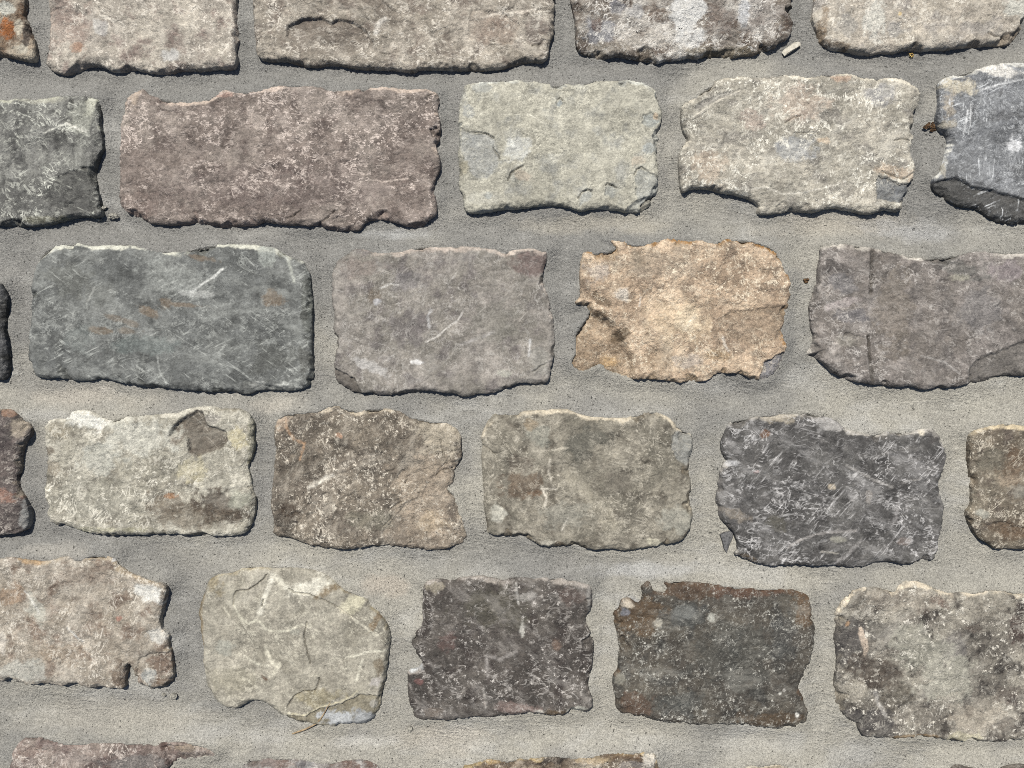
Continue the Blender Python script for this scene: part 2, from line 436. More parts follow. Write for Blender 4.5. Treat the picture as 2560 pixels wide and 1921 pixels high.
   ('line',pl('1200,285 1300,287 1390,292'),1.6,(206,202,184),.5),('line',pl('1320,285 1345,300 1362,312'),2,(210,206,190),.6),('blob',1175,280,16,16,0,(150,156,160),.5),('blob',1160,420,14,20,0,(166,158,132),.6),('blob',1200,500,50,18,0,(196,194,180),.4),('blob',1220,490,14,10,0,(150,158,160),.5),('blob',1625,370,18,16,0,(150,158,160),.6),('blob',1595,400,20,16,0,(188,172,150),.6)]),
 dict(label='pale beige stone with stepped lower edge and dark corner chip in the second row', h=15, fol=1.3, fola=-.06, rg=1.1,
  poly=pl('1706,263 1719,253 1738,244 1751,228 1776,212 1795,196 1833,188 1865,187 1901,193 1939,184 1980,185 2025,191 2056,184 2113,180 2154,188 2183,193 2252,190 2278,203 2300,215 2309,237 2301,259 2288,275 2291,307 2291,342 2280,370 2283,396 2296,411 2290,437 2292,449 2270,494 2262,505 2256,526 2233,521 2218,520 2192,531 2164,532 2132,523 2094,515 2069,518 2044,529 2002,528 1980,523 1942,532 1907,534 1897,529 1900,512 1880,495 1849,484 1801,476 1763,467 1732,467 1709,478 1703,456 1702,421 1697,399 1706,370 1719,345 1713,329 1706,304 1703,278'),
  c=((160,154,140),(174,167,152),(150,144,133)), fk=(.9,.7,.9,.9), rim=(222,212,190), rims=.85, fl=((222,218,204),.95), sc=(.12,1.2), chipc=(150,142,130),
  feat=[('step',pl('2197,436 2230,447 2256,458 2275,458 2290,440 2296,452 2268,500 2250,510 2193,497 2192,460'),2.2,(106,112,120),.85,1.0),('blob',2240,430,60,16,.2,(196,172,146),.6),('crack',pl('2205,428 2240,440 2262,448 2285,430'),2),
   ('step',pl('1740,262 1770,245 1800,232 1850,222 1860,232 1800,250 1760,270 1735,275'),.8,(140,136,132),.6,1.5),('blob',2000,260,70,50,0,(198,172,152),.4),('blob',1990,370,50,35,0,(160,166,174),.5),('blob',2200,235,40,30,0,(152,154,162),.5),('blob',2060,350,25,8,0,(204,178,146),.6),
   ('blob',2110,195,30,12,0,(190,156,130),.6),('crack',pl('1965,305 1985,292 2010,288'),1.6),('crack',pl('1990,332 2020,331 2045,334'),1.4),('crack',pl('2235,352 2255,347 2275,350'),1.6),('line',pl('1870,475 1910,468 1960,486 2010,482 2060,470 2100,458'),3,(220,214,200),.6),('blob',1770,420,40,50,0,(188,164,140),.45),('blob',1880,300,30,30,0,(190,164,150),.4),
   ('step',pl('1940,515 1960,500 1975,512 1972,530 1940,530'),1.0,None,0),('line',pl('1720,300 1790,255 1850,225'),3,(214,206,188),.6)]),
 dict(label='blue grey scratched stone with dark broken lower edge at the right', h=16, chipc=(110,112,116),
  poly=pl('2354,203 2366,190 2398,184 2445,171 2493,158 2531,152 2560,152 2640,150 2680,350 2650,540 2560,556 2518,553 2490,543 2471,528 2449,517 2411,513 2392,502 2360,484 2341,465 2338,440 2354,430 2362,402 2370,380 2379,348 2376,332 2360,320 2350,307 2349,285 2355,263 2357,228 2352,212'),
  c=((118,121,126),(130,133,138),(108,110,114)), fk=(.4,.5,.6,1.2), rim=(212,210,200), rims=1.0, fl=((196,200,204),.6), sc=(.95,0.05),
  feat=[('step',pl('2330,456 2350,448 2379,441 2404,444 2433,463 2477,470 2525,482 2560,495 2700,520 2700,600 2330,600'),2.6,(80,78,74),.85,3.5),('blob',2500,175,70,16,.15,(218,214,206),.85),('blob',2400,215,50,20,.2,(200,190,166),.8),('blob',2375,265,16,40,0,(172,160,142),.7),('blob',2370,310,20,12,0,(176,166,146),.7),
   ('blob',2540,360,24,22,0,(206,208,212),.8),('line',pl('2452,225 2500,210 2560,198'),3,(206,208,210),.7),('blob',2400,430,50,30,0,(112,114,116),.5),('line',pl('2410,330 2420,275'),3,(212,214,216),.7),('line',pl('2422,335 2428,262'),2,(212,214,216),.6),('blob',2360,415,8,40,0,(168,160,140),.6)]),
 # ---- third row
 dict(label='very dark stone sliver at the left edge of the third row', h=15, rg=1.4,
  poly=pl('-120,690 0,706 6,718 13,740 9,763 6,785 3,816 12,842 15,880 15,911 8,941 0,953 -120,950 -150,800'),
  c=((70,71,73),(84,85,88),(62,62,62)), rim=(120,118,112), rims=.4, fl=((140,140,140),.6)),
 dict(label='wide grey green slate stone with rust streaks in the third row', h=13, rg=.55, lay=.0003, chipc=(98,100,94),
  poly=pl('92,642 108,623 142,611 187,606 222,615 269,612 329,611 354,620 380,627 411,628 453,630 478,620 506,612 570,609 633,611 684,615 711,636 733,644 758,652 765,671 775,687 775,715 778,740 780,785 776,832 780,896 780,943 769,965 752,974 727,979 679,975 641,977 615,988 579,979 538,980 490,977 443,974 405,971 348,966 316,963 285,953 253,945 203,955 165,950 136,944 104,948 82,941 73,921 63,896 66,848 70,816 74,769 70,728 78,690 85,665'),
  c=((100,103,102),(115,118,116),(91,94,93)), fk=(.35,.3,.45,1.0), rim=(200,200,184), rims=.9, fl=((188,192,186),.5), sc=(.5,1.1), pits=.25,
  feat=[('blob',250,828,32,9,.15,(120,104,86),.75),('blob',325,828,30,8,.1,(120,104,86),.55),('blob',365,775,30,12,.5,(120,104,86),.75),('blob',411,762,18,16,0,(120,104,86),.75),('blob',465,763,50,6,.05,(120,104,86),.7),('blob',506,646,42,8,.2,(120,104,86),.7),('blob',685,750,32,22,.3,(120,104,86),.8),('blob',300,800,60,8,.3,(120,104,86),.5),
   ('blob',360,865,90,26,0,(106,118,116),.45),('blob',200,850,40,40,0,(116,124,122),.4),('blob',430,700,80,50,0,(146,150,146),.5),('blob',170,700,60,50,0,(104,106,100),.5),('blob',250,735,40,30,0,(96,98,94),.5),('step',pl('642,622 655,612 688,615 688,650 680,668 655,670 642,655'),.35,(152,158,152),.75,.6),
   ('line',pl('557,672 538,690 506,709 475,734'),4,(206,208,204),.7),('blob',500,735,40,10,.1,(186,188,184),.4),('line',pl('510,800 560,785 640,775 680,776'),8,(160,164,160),.35),('line',pl('540,890 600,866 690,850'),7,(156,160,156),.35),('line',pl('391,890 398,930 415,960'),2.5,(186,190,186),.5),
   ('blob',680,900,60,50,0,(88,90,86),.55),('blob',550,860,40,30,0,(94,96,94),.5),('line',pl('715,640 725,670 735,705'),5,(178,182,170),.6),('blob',700,633,12,9,0,(112,112,96),.8),('blob',750,648,16,8,.3,(206,206,186),.7),('blob',766,760,14,90,0,(84,88,80),.55),('blob',762,790,12,18,0,(64,66,62),.7),
   ('blob',645,965,18,14,0,(158,160,156),.7),('line',pl('670,972 710,960 750,968'),6,(178,180,174),.7),('step',pl('600,945 640,955 690,965 740,960 740,985 600,1000'),1.2,(100,102,98),.4,2.5),('dent',575,960,40,18,0,1.4),('blob',760,900,20,40,0,(90,90,84),.5),('line',pl('235,720 215,760 218,770'),3,(170,172,166),.5)]),
 dict(label='smooth grey stone with purplish patches in the middle of the third row', h=13, rg=.55, lay=.0004, chipc=(112,104,96),
  poly=pl('831,671 840,652 869,636 885,623 910,620 935,630 996,631 1027,622 1052,614 1090,617 1160,615 1233,620 1257,631 1289,623 1327,620 1352,627 1370,625 1370,649 1359,677 1359,715 1372,744 1381,785 1388,829 1389,880 1381,908 1375,938 1368,956 1346,963 1304,955 1279,967 1241,982 1200,986 1160,994 1138,985 1100,982 1059,977 1027,986 980,988 948,988 913,983 882,982 863,971 840,957 833,937 833,915 837,880 837,848 828,829 833,791 826,753 828,721 828,690'),
  c=((128,122,114),(139,132,125),(119,112,108)), mot=.6, fk=(.5,.5,.6,1.1), rim=(196,180,166), rims=.75, fl=((186,182,176),.5), sc=(.35,.8), pits=.3,
  feat=[('blob',1030,820,60,50,0,(110,103,103),.65),('blob',1020,705,40,30,0,(112,108,112),.5),('blob',935,735,24,18,0,(112,98,82),.6),('blob',1330,660,42,34,0,(112,92,88),.7),('step',pl('1262,660 1290,635 1380,615 1380,660 1340,700 1290,680'),.5,(116,95,90),.4,1.2),('line',pl('1157,778 1146,800 1122,816 1095,840 1068,854'),3,(190,186,180),.7),
   ('line',pl('1150,862 1200,845 1235,830'),5,(172,168,166),.5),('step',pl('825,915 850,925 885,945 905,985 860,1000 820,960'),2.4,(98,90,82),.75,1.5),('blob',1035,905,22,8,.1,(206,206,206),.75),('blob',925,915,45,14,.4,(186,184,182),.55),('line',pl('950,720 975,710 995,712'),3,(204,202,198),.6),('blob',942,752,14,10,0,(168,170,178),.6),('line',pl('1073,820 1070,790 1078,775'),4,(186,186,188),.6),
   ('blob',1260,935,18,10,0,(168,168,154),.6),('blob',900,670,60,30,0,(140,126,118),.5),('blob',1110,620,200,12,0,(176,160,148),.4),('crack',pl('1332,930 1350,918 1365,910'),2),('line',pl('1322,890 1326,850'),4,(196,196,196),.6),('dent',1340,960,25,10,0,1.5),('blob',1350,900,24,40,0,(150,148,140),.5),('blob',1240,800,60,60,0,(118,116,106),.45)]),
 dict(label='tan ochre stone with orange upper edge and sunken lower left lobe', h=14.5, rg=1.5, rnd=.7, jag=1.5, pits=.6, mort=(2.5,1.0),
  poly=pl('1456,630 1469,627 1485,630 1535,623 1535,611 1526,600 1554,601 1586,611 1621,608 1649,598 1681,593 1713,603 1751,601 1785,608 1808,598 1852,595 1896,603 1923,611 1945,627 1958,649 1971,680 1985,709 1982,734 1974,766 1969,791 1958,823 1963,851 1971,864 1964,883 1958,908 1936,941 1914,953 1888,950 1860,938 1833,932 1801,932 1770,954 1722,956 1675,954 1627,946 1586,950 1548,943 1516,932 1504,915 1485,924 1453,935 1431,921 1423,905 1434,886 1437,858 1434,835 1453,807 1472,782 1463,762 1439,759 1453,737 1452,709 1447,684 1453,652'),
  c=((180,153,125),(204,176,145),(163,139,115)), fk=(.5,.8,1.0,1.1), rim=(192,134,66), rims=1.0, fl=((228,212,184),.9), chipc=(168,140,104),
  feat=[('step',pl('1400,768 1465,752 1490,772 1530,795 1562,840 1585,885 1590,930 1592,990 1400,990'),5.2,(152,126,96),.5,9.5),('dent',1535,840,40,22,-.8,2.2),('dent',1478,748,26,12,.5,2.5),('dent',1470,790,30,14,.3,2.0),('dent',1500,850,36,14,.2,-1.8),('dent',1540,910,30,22,0,-2.6),('dent',1460,905,24,20,0,-1.6),('dent',1500,900,14,24,0,1.5),
   ('blob',1500,748,34,12,.5,(108,86,62),.7),('blob',1552,838,34,18,-.8,(104,84,60),.8),('blob',1500,790,24,14,.4,(118,96,70),.6),('blob',1530,905,26,18,0,(204,162,104),.6),('blob',1700,800,90,60,0,(212,186,150),.55),('blob',1650,660,110,40,0,(168,152,132),.5),  # dark brown blobs: brown tint of the hollow, with its deep shade painted in
   ('blob',1560,735,20,15,0,(222,212,198),.7),('blob',1720,800,30,40,.7,(224,204,170),.5),('blob',1860,830,70,45,0,(158,134,112),.6),('step',pl('1790,800 1830,775 1900,768 1970,760 1960,850 1880,870 1810,840'),1.3,(160,138,112),.35,3),('blob',1640,900,60,30,0,(156,132,104),.4),('dent',1640,885,40,18,0,2.6),('dent',1760,940,40,14,0,2.0),('dent',1880,800,50,26,.3,1.6),('blob',1730,905,40,20,0,(176,166,156),.6),('blob',1800,890,30,16,0,(176,144,100),.5),
   ('step',pl('1912,905 1940,890 1962,880 1960,915 1930,960 1898,955'),2.0,(128,134,146),.85,1.0),('blob',1490,680,30,30,0,(186,178,170),.5),('line',pl('1808,842 1814,862 1822,878'),4,(214,204,190),.7),('line',pl('1600,765 1602,745'),3,(224,212,196),.7),('blob',1590,645,24,20,0,(150,134,112),.5),('line',pl('1710,825 1735,795'),6,(230,216,190),.6)]),
 dict(label='purple grey stone with two vertical grooves at the right of the third row', h=13, rg=.9, chipc=(100,95,90),
  poly=pl('2053,623 2066,614 2094,609 2145,612 2186,620 2233,630 2281,646 2328,642 2382,639 2423,628 2477,627 2525,631 2560,633 2660,640 2690,800 2650,930 2560,940 2518,942 2461,955 2414,963 2366,972 2319,975 2287,963 2256,968 2208,963 2161,960 2123,949 2091,934 2072,913 2050,897 2025,892 2020,886 2034,864 2040,842 2032,816 2028,778 2032,734 2047,699 2051,665 2056,639'),
  c=((122,114,108),(135,127,122),(113,106,102)), fk=(.7,.6,.8,.8), rim=(204,196,184), rims=.8, fl=((188,182,176),.65), pits=.4,
  feat=[('line',pl('2182,625 2180,680 2178,735'),8,(92,84,76),.7),('crack',pl('2181,632 2179,690 2178,735'),5),('line',pl('2172,842 2173,890 2182,940 2182,960'),6,(92,84,76),.7),('crack',pl('2172,842 2173,890 2180,950'),4),('blob',2115,710,36,30,0,(108,108,114),.5),('blob',2130,790,50,20,0,(104,103,110),.55),('blob',2110,757,40,14,-.3,(178,166,164),.65),
   ('step',pl('2110,830 2140,835 2165,845 2168,865 2130,870 2105,855'),1.0,(132,126,116),.4,1.5),('blob',2120,855,30,14,.2,(164,158,146),.5),('blob',2090,870,14,18,0,(186,176,168),.5),('step',pl('2440,895 2500,870 2560,850 2700,820 2700,1000 2420,960 2420,925'),1.8,(104,100,94),.6,5),('blob',2400,670,70,24,.3,(108,108,104),.6),('step',pl('2340,668 2400,650 2430,655 2440,690 2410,730 2370,700'),.7,None,0,2),('blob',2400,695,30,12,0,(168,164,146),.6),
   ('blob',2450,780,60,60,0,(126,124,126),.4),('line',pl('2300,890 2360,905 2400,935'),3,(176,172,168),.5),('line',pl('2240,735 2270,755 2290,762'),2.5,(182,174,164),.5),('blob',2235,780,50,120,0,(130,119,106),.5),('blob',2520,680,40,30,0,(140,128,132),.6)]),
 # ---- fourth row
 dict(label='dark reddish stone with bright orange patch at the left edge of the fourth row', h=16, rg=1.2, chipc=(150,138,120),
  poly=pl('-110,1030 0,1021 22,1024 47,1040 70,1062 73,1084 56,1103 42,1135 43,1173 34,1198 43,1223 58,1248 66,1274 63,1315 55,1329 25,1339 0,1343 -110,1340 -140,1180'),
  c=((92,82,80),(108,96,92),(82,74,72)), rim=(184,166,142), rims=.7, fl=((184,174,164),.7),
  feat=[('blob',14,1240,32,18,.1,(168,118,96),.55),('blob',40,1070,26,24,0,(172,158,138),.65),('blob',8,1100,26,30,0,(74,64,66),.6),('blob',58,1290,12,40,0,(158,160,158),.6),('blob',20,1032,20,10,0,(176,130,100),.5)]),
 dict(label='whitish stone with dark brown hollow at its upper right in the fourth row', h=14,
  poly=pl('104,1074 114,1052 136,1046 165,1046 177,1027 203,1025 228,1030 253,1041 278,1051 301,1043 342,1040 380,1036 437,1035 456,1024 487,1017 538,1017 563,1022 595,1021 625,1036 634,1062 631,1087 634,1112 625,1147 615,1169 625,1198 628,1223 637,1248 631,1286 625,1316 609,1337 585,1343 538,1344 475,1344 437,1338 396,1339 342,1341 285,1341 247,1339 206,1333 171,1320 152,1314 130,1318 116,1303 109,1264 104,1239 109,1192 109,1147 106,1109'),
  c=((154,149,133),(170,165,149),(142,136,121)), fk=(.8,.6,.7,.8), rim=(212,206,188), rims=.7, fl=((220,215,199),.75), sc=(.35,1.3), chipc=(150,140,118), rnd=1.3,
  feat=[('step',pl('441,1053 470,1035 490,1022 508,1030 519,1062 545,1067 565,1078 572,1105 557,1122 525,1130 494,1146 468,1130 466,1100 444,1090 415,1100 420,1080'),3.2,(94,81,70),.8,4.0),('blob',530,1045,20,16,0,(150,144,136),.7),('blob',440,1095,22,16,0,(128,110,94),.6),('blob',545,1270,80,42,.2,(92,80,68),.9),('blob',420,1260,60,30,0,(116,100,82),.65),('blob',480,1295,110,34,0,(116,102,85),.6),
   ('blob',215,1050,60,20,.2,(212,212,204),.8),('blob',340,1090,110,50,0,(196,196,184),.55),('blob',250,1150,60,40,0,(180,182,172),.5),('blob',120,1125,16,14,0,(102,84,64),.75),('blob',140,1075,34,20,0,(146,134,110),.5),('blob',125,1170,24,20,0,(138,124,104),.55),('blob',230,1245,90,50,0,(140,138,124),.45),('blob',595,1095,26,30,0,(196,184,140),.6),('blob',480,1180,40,30,0,(190,180,142),.5),('blob',425,1242,16,10,0,(186,124,74),.6),
   ('line',pl('245,1082 258,1065 270,1055'),5,(220,216,206),.8),('blob',600,1250,30,24,0,(160,164,146),.5),('blob',628,1120,10,90,0,(120,116,84),.5),('step',pl('540,1240 590,1215 600,1230 560,1245'),.5,None,0),('blob',250,1325,110,8,0,(170,166,132),.5)]),
 dict(label='brown grey stone with rough pitted right side and small dark spot in the fourth row', h=13, rg=1.35, pits=.9,
  poly=pl('681,1074 692,1046 708,1035 749,1030 790,1027 815,1017 844,1008 859,1021 897,1029 916,1021 964,1022 1005,1030 1018,1040 1056,1048 1087,1055 1113,1051 1135,1065 1154,1093 1152,1122 1153,1150 1137,1173 1134,1204 1119,1220 1138,1239 1147,1277 1157,1312 1168,1350 1159,1359 1132,1369 1106,1379 1068,1379 1011,1371 948,1368 901,1371 859,1377 822,1376 780,1371 752,1357 714,1346 679,1342 673,1318 676,1271 676,1223 681,1176 684,1128'),
  c=((118,107,94),(134,122,106),(106,96,84)), fk=(.5,.7,1.2,1.0), rim=(206,190,164), rims=.85, fl=((212,202,184),1.0), chipc=(140,126,110), lay=.0009,
  feat=[('blob',723,1274,26,26,0,(84,68,54),.8),('blob',738,1306,8,6,0,(66,56,56),.7),('line',pl('776,1218 800,1204 830,1188'),7,(212,206,192),.8),('line',pl('708,1040 716,1075 735,1100 760,1110 748,1150'),4,(204,158,116),.65),('blob',700,1055,20,20,0,(190,166,142),.6),('blob',848,1090,10,7,.3,(196,140,104),.6),('blob',1070,1240,90,110,0,(174,156,134),.7),('blob',1100,1090,60,60,0,(186,174,152),.65),
   ('step',pl('950,1330 985,1290 1010,1255 1050,1240 1080,1180 1120,1150 1190,1150 1190,1400 980,1400'),1.3,(166,148,128),.35,3),('dent',1000,1180,40,26,.2,1.0),('dent',1060,1280,40,30,0,1.2),('dent',1090,1130,26,22,0,1.0),('crack',pl('958,1318 975,1300 980,1290'),2),('crack',pl('972,1278 990,1262 1005,1255'),2),('crack',pl('1100,1100 1106,1130 1110,1148'),1.8),('crack',pl('1090,1190 1100,1178 1130,1172'),2),('crack',pl('965,1180 985,1174'),1.8),('step',pl('838,1135 852,1132 866,1140 858,1152 840,1152'),.6,None,0,.8),('line',pl('835,1165 836,1138'),2,(206,196,180),.6),
   ('blob',1130,1270,16,50,0,(104,92,82),.6),('blob',925,1300,60,30,0,(134,130,112),.5),('blob',1080,1310,40,30,0,(188,166,134),.5)]),
 dict(label='olive grey stone with rust brown stain on its left half in the fourth row', h=13, rg=.7,
  poly=pl('1203,1087 1219,1055 1232,1033 1263,1035 1289,1036 1304,1025 1346,1027 1377,1022 1415,1022 1440,1033 1475,1044 1516,1043 1564,1046 1589,1038 1618,1030 1649,1032 1671,1043 1694,1065 1719,1079 1736,1090 1737,1119 1726,1147 1725,1185 1733,1223 1726,1252 1737,1290 1730,1318 1717,1344 1697,1359 1659,1366 1611,1375 1561,1381 1535,1375 1497,1378 1453,1373 1415,1369 1377,1371 1346,1366 1323,1350 1279,1343 1241,1342 1216,1334 1214,1302 1208,1264 1209,1239 1205,1191 1203,1144 1205,1109 1199,1097'),
  c=((122,116,102),(138,131,116),(110,103,90)), fk=(.5,.5,.6,.9), rim=(206,192,166), rims=.75, fl=((198,190,172),.55), sc=(.35,.7), pits=.35, chipc=(118,104,82), rnd=1.2,
  feat=[('blob',1310,1215,56,36,.1,(108,86,66),.7),('blob',1345,1232,22,10,0,(122,88,60),.5),('blob',1300,1160,36,22,0,(102,90,78),.6),('blob',1465,1108,80,34,-.4,(96,95,86),.65),('blob',1540,1210,50,30,0,(112,105,94),.5),('line',pl('1420,1200 1460,1230 1500,1270 1530,1310'),26,(166,158,138),.5),('blob',1410,1290,60,40,0,(150,148,136),.5),('step',pl('1680,1090 1690,1075 1736,1085 1740,1120 1728,1150 1715,1165 1690,1150 1678,1125'),1.0,(148,151,149),.65,1.2),
   ('blob',1245,1288,20,26,0,(184,182,168),.75),('blob',1350,1090,40,24,0,(148,150,138),.5),('blob',1640,1360,20,10,.4,(190,184,160),.7),('blob',1365,1360,20,8,0,(170,166,152),.6),('blob',1400,1362,16,8,0,(96,74,46),.6),('blob',1325,1060,20,14,0,(140,120,92),.6),('line',pl('1356,1222 1366,1245 1362,1268'),4,(206,198,182),.7),('line',pl('1352,1222 1390,1224'),3,(206,198,182),.7),('line',pl('1420,1295 1412,1312 1405,1325'),3,(206,200,186),.6),('line',pl('1330,1130 1380,1125 1420,1120'),4,(184,176,158),.5),('line',pl('1375,1150 1372,1180 1378,1200'),4,(196,188,172),.5),
   ('blob',1690,1300,40,40,0,(160,160,148),.5),('dent',1500,1290,60,30,.5,-.6),('crack',pl('1205,1112 1220,1122 1238,1135'),1.5),('blob',1600,1300,50,30,0,(112,106,94),.45),('dent',1400,1372,22,10,0,2)]),
 dict(label='charcoal purple stone heavily scratched white in the fourth row', h=13, rg=.7,
  poly=pl('1804,1106 1817,1074 1830,1052 1865,1046 1892,1040 1955,1035 1996,1036 2021,1029 2050,1038 2088,1046 2113,1071 2145,1079 2186,1086 2230,1078 2268,1082 2303,1073 2328,1070 2350,1084 2366,1119 2370,1147 2362,1182 2349,1207 2354,1239 2365,1271 2362,1312 2353,1343 2349,1379 2343,1404 2316,1405 2268,1415 2233,1408 2192,1408 2170,1418 2129,1421 2081,1416 2034,1418 1987,1415 1923,1419 1892,1410 1860,1400 1849,1392 1838,1388 1849,1370 1839,1334 1820,1315 1801,1299 1795,1274 1796,1223 1801,1185 1809,1160 1823,1153 1811,1141 1804,1125'),
  c=((88,86,85),(100,98,96),(78,76,75)), fk=(.9,.6,.7,.7), rim=(186,180,170), rims=.75, fl=((184,182,182),.95), sc=(.8,.7), pits=.3, chipc=(104,98,92),
  feat=[('blob',1914,1087,13,12,0,(116,72,38),.85),('blob',1940,1045,70,14,0,(176,164,142),.6),('blob',2070,1055,40,18,.3,(178,174,170),.6),('blob',2308,1082,12,14,.4,(206,196,176),.8),('blob',2340,1090,20,20,0,(88,82,80),.5),('line',pl('2118,1165 2150,1182 2190,1203 2230,1218'),4,(160,156,152),.65),('line',pl('1970,1368 2000,1350 2040,1335 2090,1330 2140,1328'),4,(166,160,156),.7),('line',pl('2090,1410 2120,1385 2150,1355'),6,(158,154,152),.6),('line',pl('2055,1380 2095,1384'),3,(178,172,160),.6),('line',pl('2255,1208 2300,1198'),3,(170,164,158),.6),
   ('line',pl('2030,1085 2060,1120 2110,1140'),8,(78,76,77),.6),('blob',2095,1350,18,9,.1,(158,156,142),.7),('blob',2080,1217,12,8,0,(190,174,148),.6),('blob',2175,1235,10,22,0,(176,166,156),.5),('line',pl('2255,1235 2245,1280 2235,1310'),6,(150,146,146),.5),('blob',1830,1160,18,8,0,(186,186,188),.7),('blob',1870,1400,30,12,.2,(104,84,56),.7),('blob',1945,1310,40,20,.2,(104,100,86),.5),('blob',1840,1290,40,14,.3,(150,138,122),.5),('blob',1890,1180,10,5,0,(190,158,154),.6),('blob',2260,1355,20,8,0,(150,130,120),.4),('blob',2120,1200,70,14,.5,(84,82,82),.5)]),
 dict(label='olive brown stone with creamy upper rim at the right edge of the fourth row', h=14, chipc=(120,104,84),
  poly=pl('2430,1087 2445,1074 2477,1068 2509,1060 2540,1062 2560,1065 2650,1075 2680,1220 2640,1370 2560,1375 2499,1377 2477,1360 2455,1348 2439,1324 2427,1305 2421,1283 2436,1264 2436,1223 2433,1176 2431,1138 2428,1106'),
  c=((116,104,88),(128,117,100),(108,96,84)), rim=(214,194,156), rims=1.0, fl=((206,196,176),.75), pits=.5,
  feat=[('blob',2540,1160,40,40,0,(112,84,60),.6),('blob',2525,1200,26,22,0,(168,148,124),.55),('step',pl('2462,1312 2480,1305 2510,1302 2535,1312 2600,1320 2600,1350 2500,1340 2475,1330'),1.6,(110,88,66),.55,3),('blob',2540,1330,50,24,0,(114,90,68),.6),('blob',2460,1285,24,12,.3,(166,166,154),.6),('blob',2480,1150,40,30,0,(110,106,92),.5),('blob',2545,1230,20,20,0,(150,146,134),.5)]),
 # ---- fifth row
 dict(label='tan grey stone with a notch in its lower right corner, left end of the fifth row', h=16, jag=1.3, chipc=(150,146,138), rnd=.8,
  poly=pl('-110,1410 0,1396 32,1394 79,1403 108,1407 142,1396 168,1391 180,1400 206,1400 222,1388 253,1391 272,1394 288,1400 297,1419 316,1432 345,1445 380,1454 402,1459 413,1475 408,1491 402,1523 397,1548 402,1576 419,1589 417,1617 424,1636 427,1665 428,1697 422,1717 389,1733 364,1736 350,1729 341,1712 333,1690 324,1665 310,1662 309,1697 306,1728 285,1730 247,1730 203,1722 158,1721 111,1713 70,1718 41,1711 16,1704 0,1708 -110,1700 -140,1550'),
  c=((150,138,122),(164,153,138),(138,120,104)), rim=(192,172,142), rims=.6, fl=((212,204,190),.75), sc=(.2,.6),
  feat=[('blob',370,1480,36,26,.5,(206,206,200),.8),('blob',395,1590,30,20,0,(200,200,194),.6),('blob',80,1400,40,14,0,(190,150,100),.6),('blob',30,1490,30,30,0,(166,130,98),.5),('blob',90,1530,20,50,-.5,(178,180,168),.55),('blob',60,1680,70,30,0,(170,172,164),.6),('blob',300,1690,26,36,0,(118,96,78),.65),('blob',395,1660,36,24,.2,(128,104,88),.7),('blob',370,1690,20,20,0,(160,168,168),.6),('blob',400,1710,26,16,0,(110,84,62),.6),('blob',150,1640,60,30,0,(156,134,110),.5),
   ('step',pl('345,1645 380,1632 430,1630 432,1740 345,1745 335,1690'),1.4,None,0,1.5),('line',pl('345,1640 380,1630 415,1628'),2.5,(96,88,80),.5),('blob',190,1396,20,8,0,(126,130,134),.7),('blob',285,1400,10,8,0,(196,198,200),.7),('blob',298,1547,7,7,0,(176,112,94),.6),('blob',5,1610,10,30,0,(196,188,176),.7),('line',pl('60,1480 80,1510 95,1535'),4,(206,206,200),.6),('blob',210,1440,90,30,0,(146,128,112),.4),('line',pl('170,1568 190,1590 205,1605'),3,(196,198,196),.6)]),
 dict(label='rounded olive beige stone veined with cracks in the fifth row', h=13, sp=.00065, rg=.6, rnd=2.2, jag=.6, chip=.6, lay=.0003,
  poly=pl('497,1513 503,1485 519,1453 544,1437 576,1431 608,1420 647,1417 695,1418 736,1420 777,1426 809,1437 834,1453 850,1470 875,1481 897,1491 920,1499 926,1516 948,1532 963,1554 972,1576 975,1605 969,1633 967,1665 962,1706 952,1738 949,1774 937,1801 916,1817 885,1822 853,1820 837,1827 803,1823 765,1819 739,1814 727,1808 701,1795 679,1779 647,1760 628,1757 609,1766 585,1781 557,1774 538,1760 525,1739 509,1716 503,1665 503,1617 497,1586 492,1548'),
  c=((148,142,127),(157,151,136),(142,136,121)), rim=(172,156,118), rims=.5, mot=.5, fk=(.5,.5,.6,1.3), fl=((206,201,180),.6), pits=.3, chipc=(132,112,80),
  feat=[('blob',500,1560,10,120,0,(134,112,74),.65),('blob',530,1460,36,24,.6,(150,132,92),.5),('blob',830,1470,60,12,-.5,(134,108,70),.7),('blob',945,1545,40,10,-1.0,(130,104,70),.7),('blob',790,1465,60,26,-.3,(206,202,186),.75),('blob',880,1510,40,20,-.7,(196,190,160),.6),
   ('crack',pl('583,1512 585,1490 592,1478 622,1474 645,1460 660,1446 665,1438'),2),('line',pl('680,1440 672,1470 658,1500 650,1535'),8,(210,206,190),.85),('crack',pl('658,1500 654,1516'),2.5),('line',pl('685,1440 705,1460 725,1475 770,1485'),8,(206,202,184),.7),('crack',pl('722,1472 735,1482 770,1486 795,1497 815,1503 845,1520 880,1545'),1.8),('line',pl('845,1520 880,1545 920,1575 945,1590'),4,(196,190,170),.6),
   ('line',pl('585,1515 600,1545 620,1560 645,1550 665,1575 690,1580 720,1578 755,1562'),3.5,(202,198,176),.7),('crack',pl('766,1556 760,1590 762,1610 770,1640 775,1660'),1.8),('blob',740,1580,18,12,0,(134,136,126),.5),('line',pl('665,1620 675,1650 690,1665 700,1660 685,1685'),6,(206,200,178),.75),('crack',pl('797,1698 792,1722 785,1730 758,1730 735,1742 728,1752 718,1768'),2.2),('line',pl('865,1645 890,1640 925,1630 965,1628'),4,(204,200,180),.7),('line',pl('905,1650 898,1680 890,1700'),4,(204,200,180),.7),
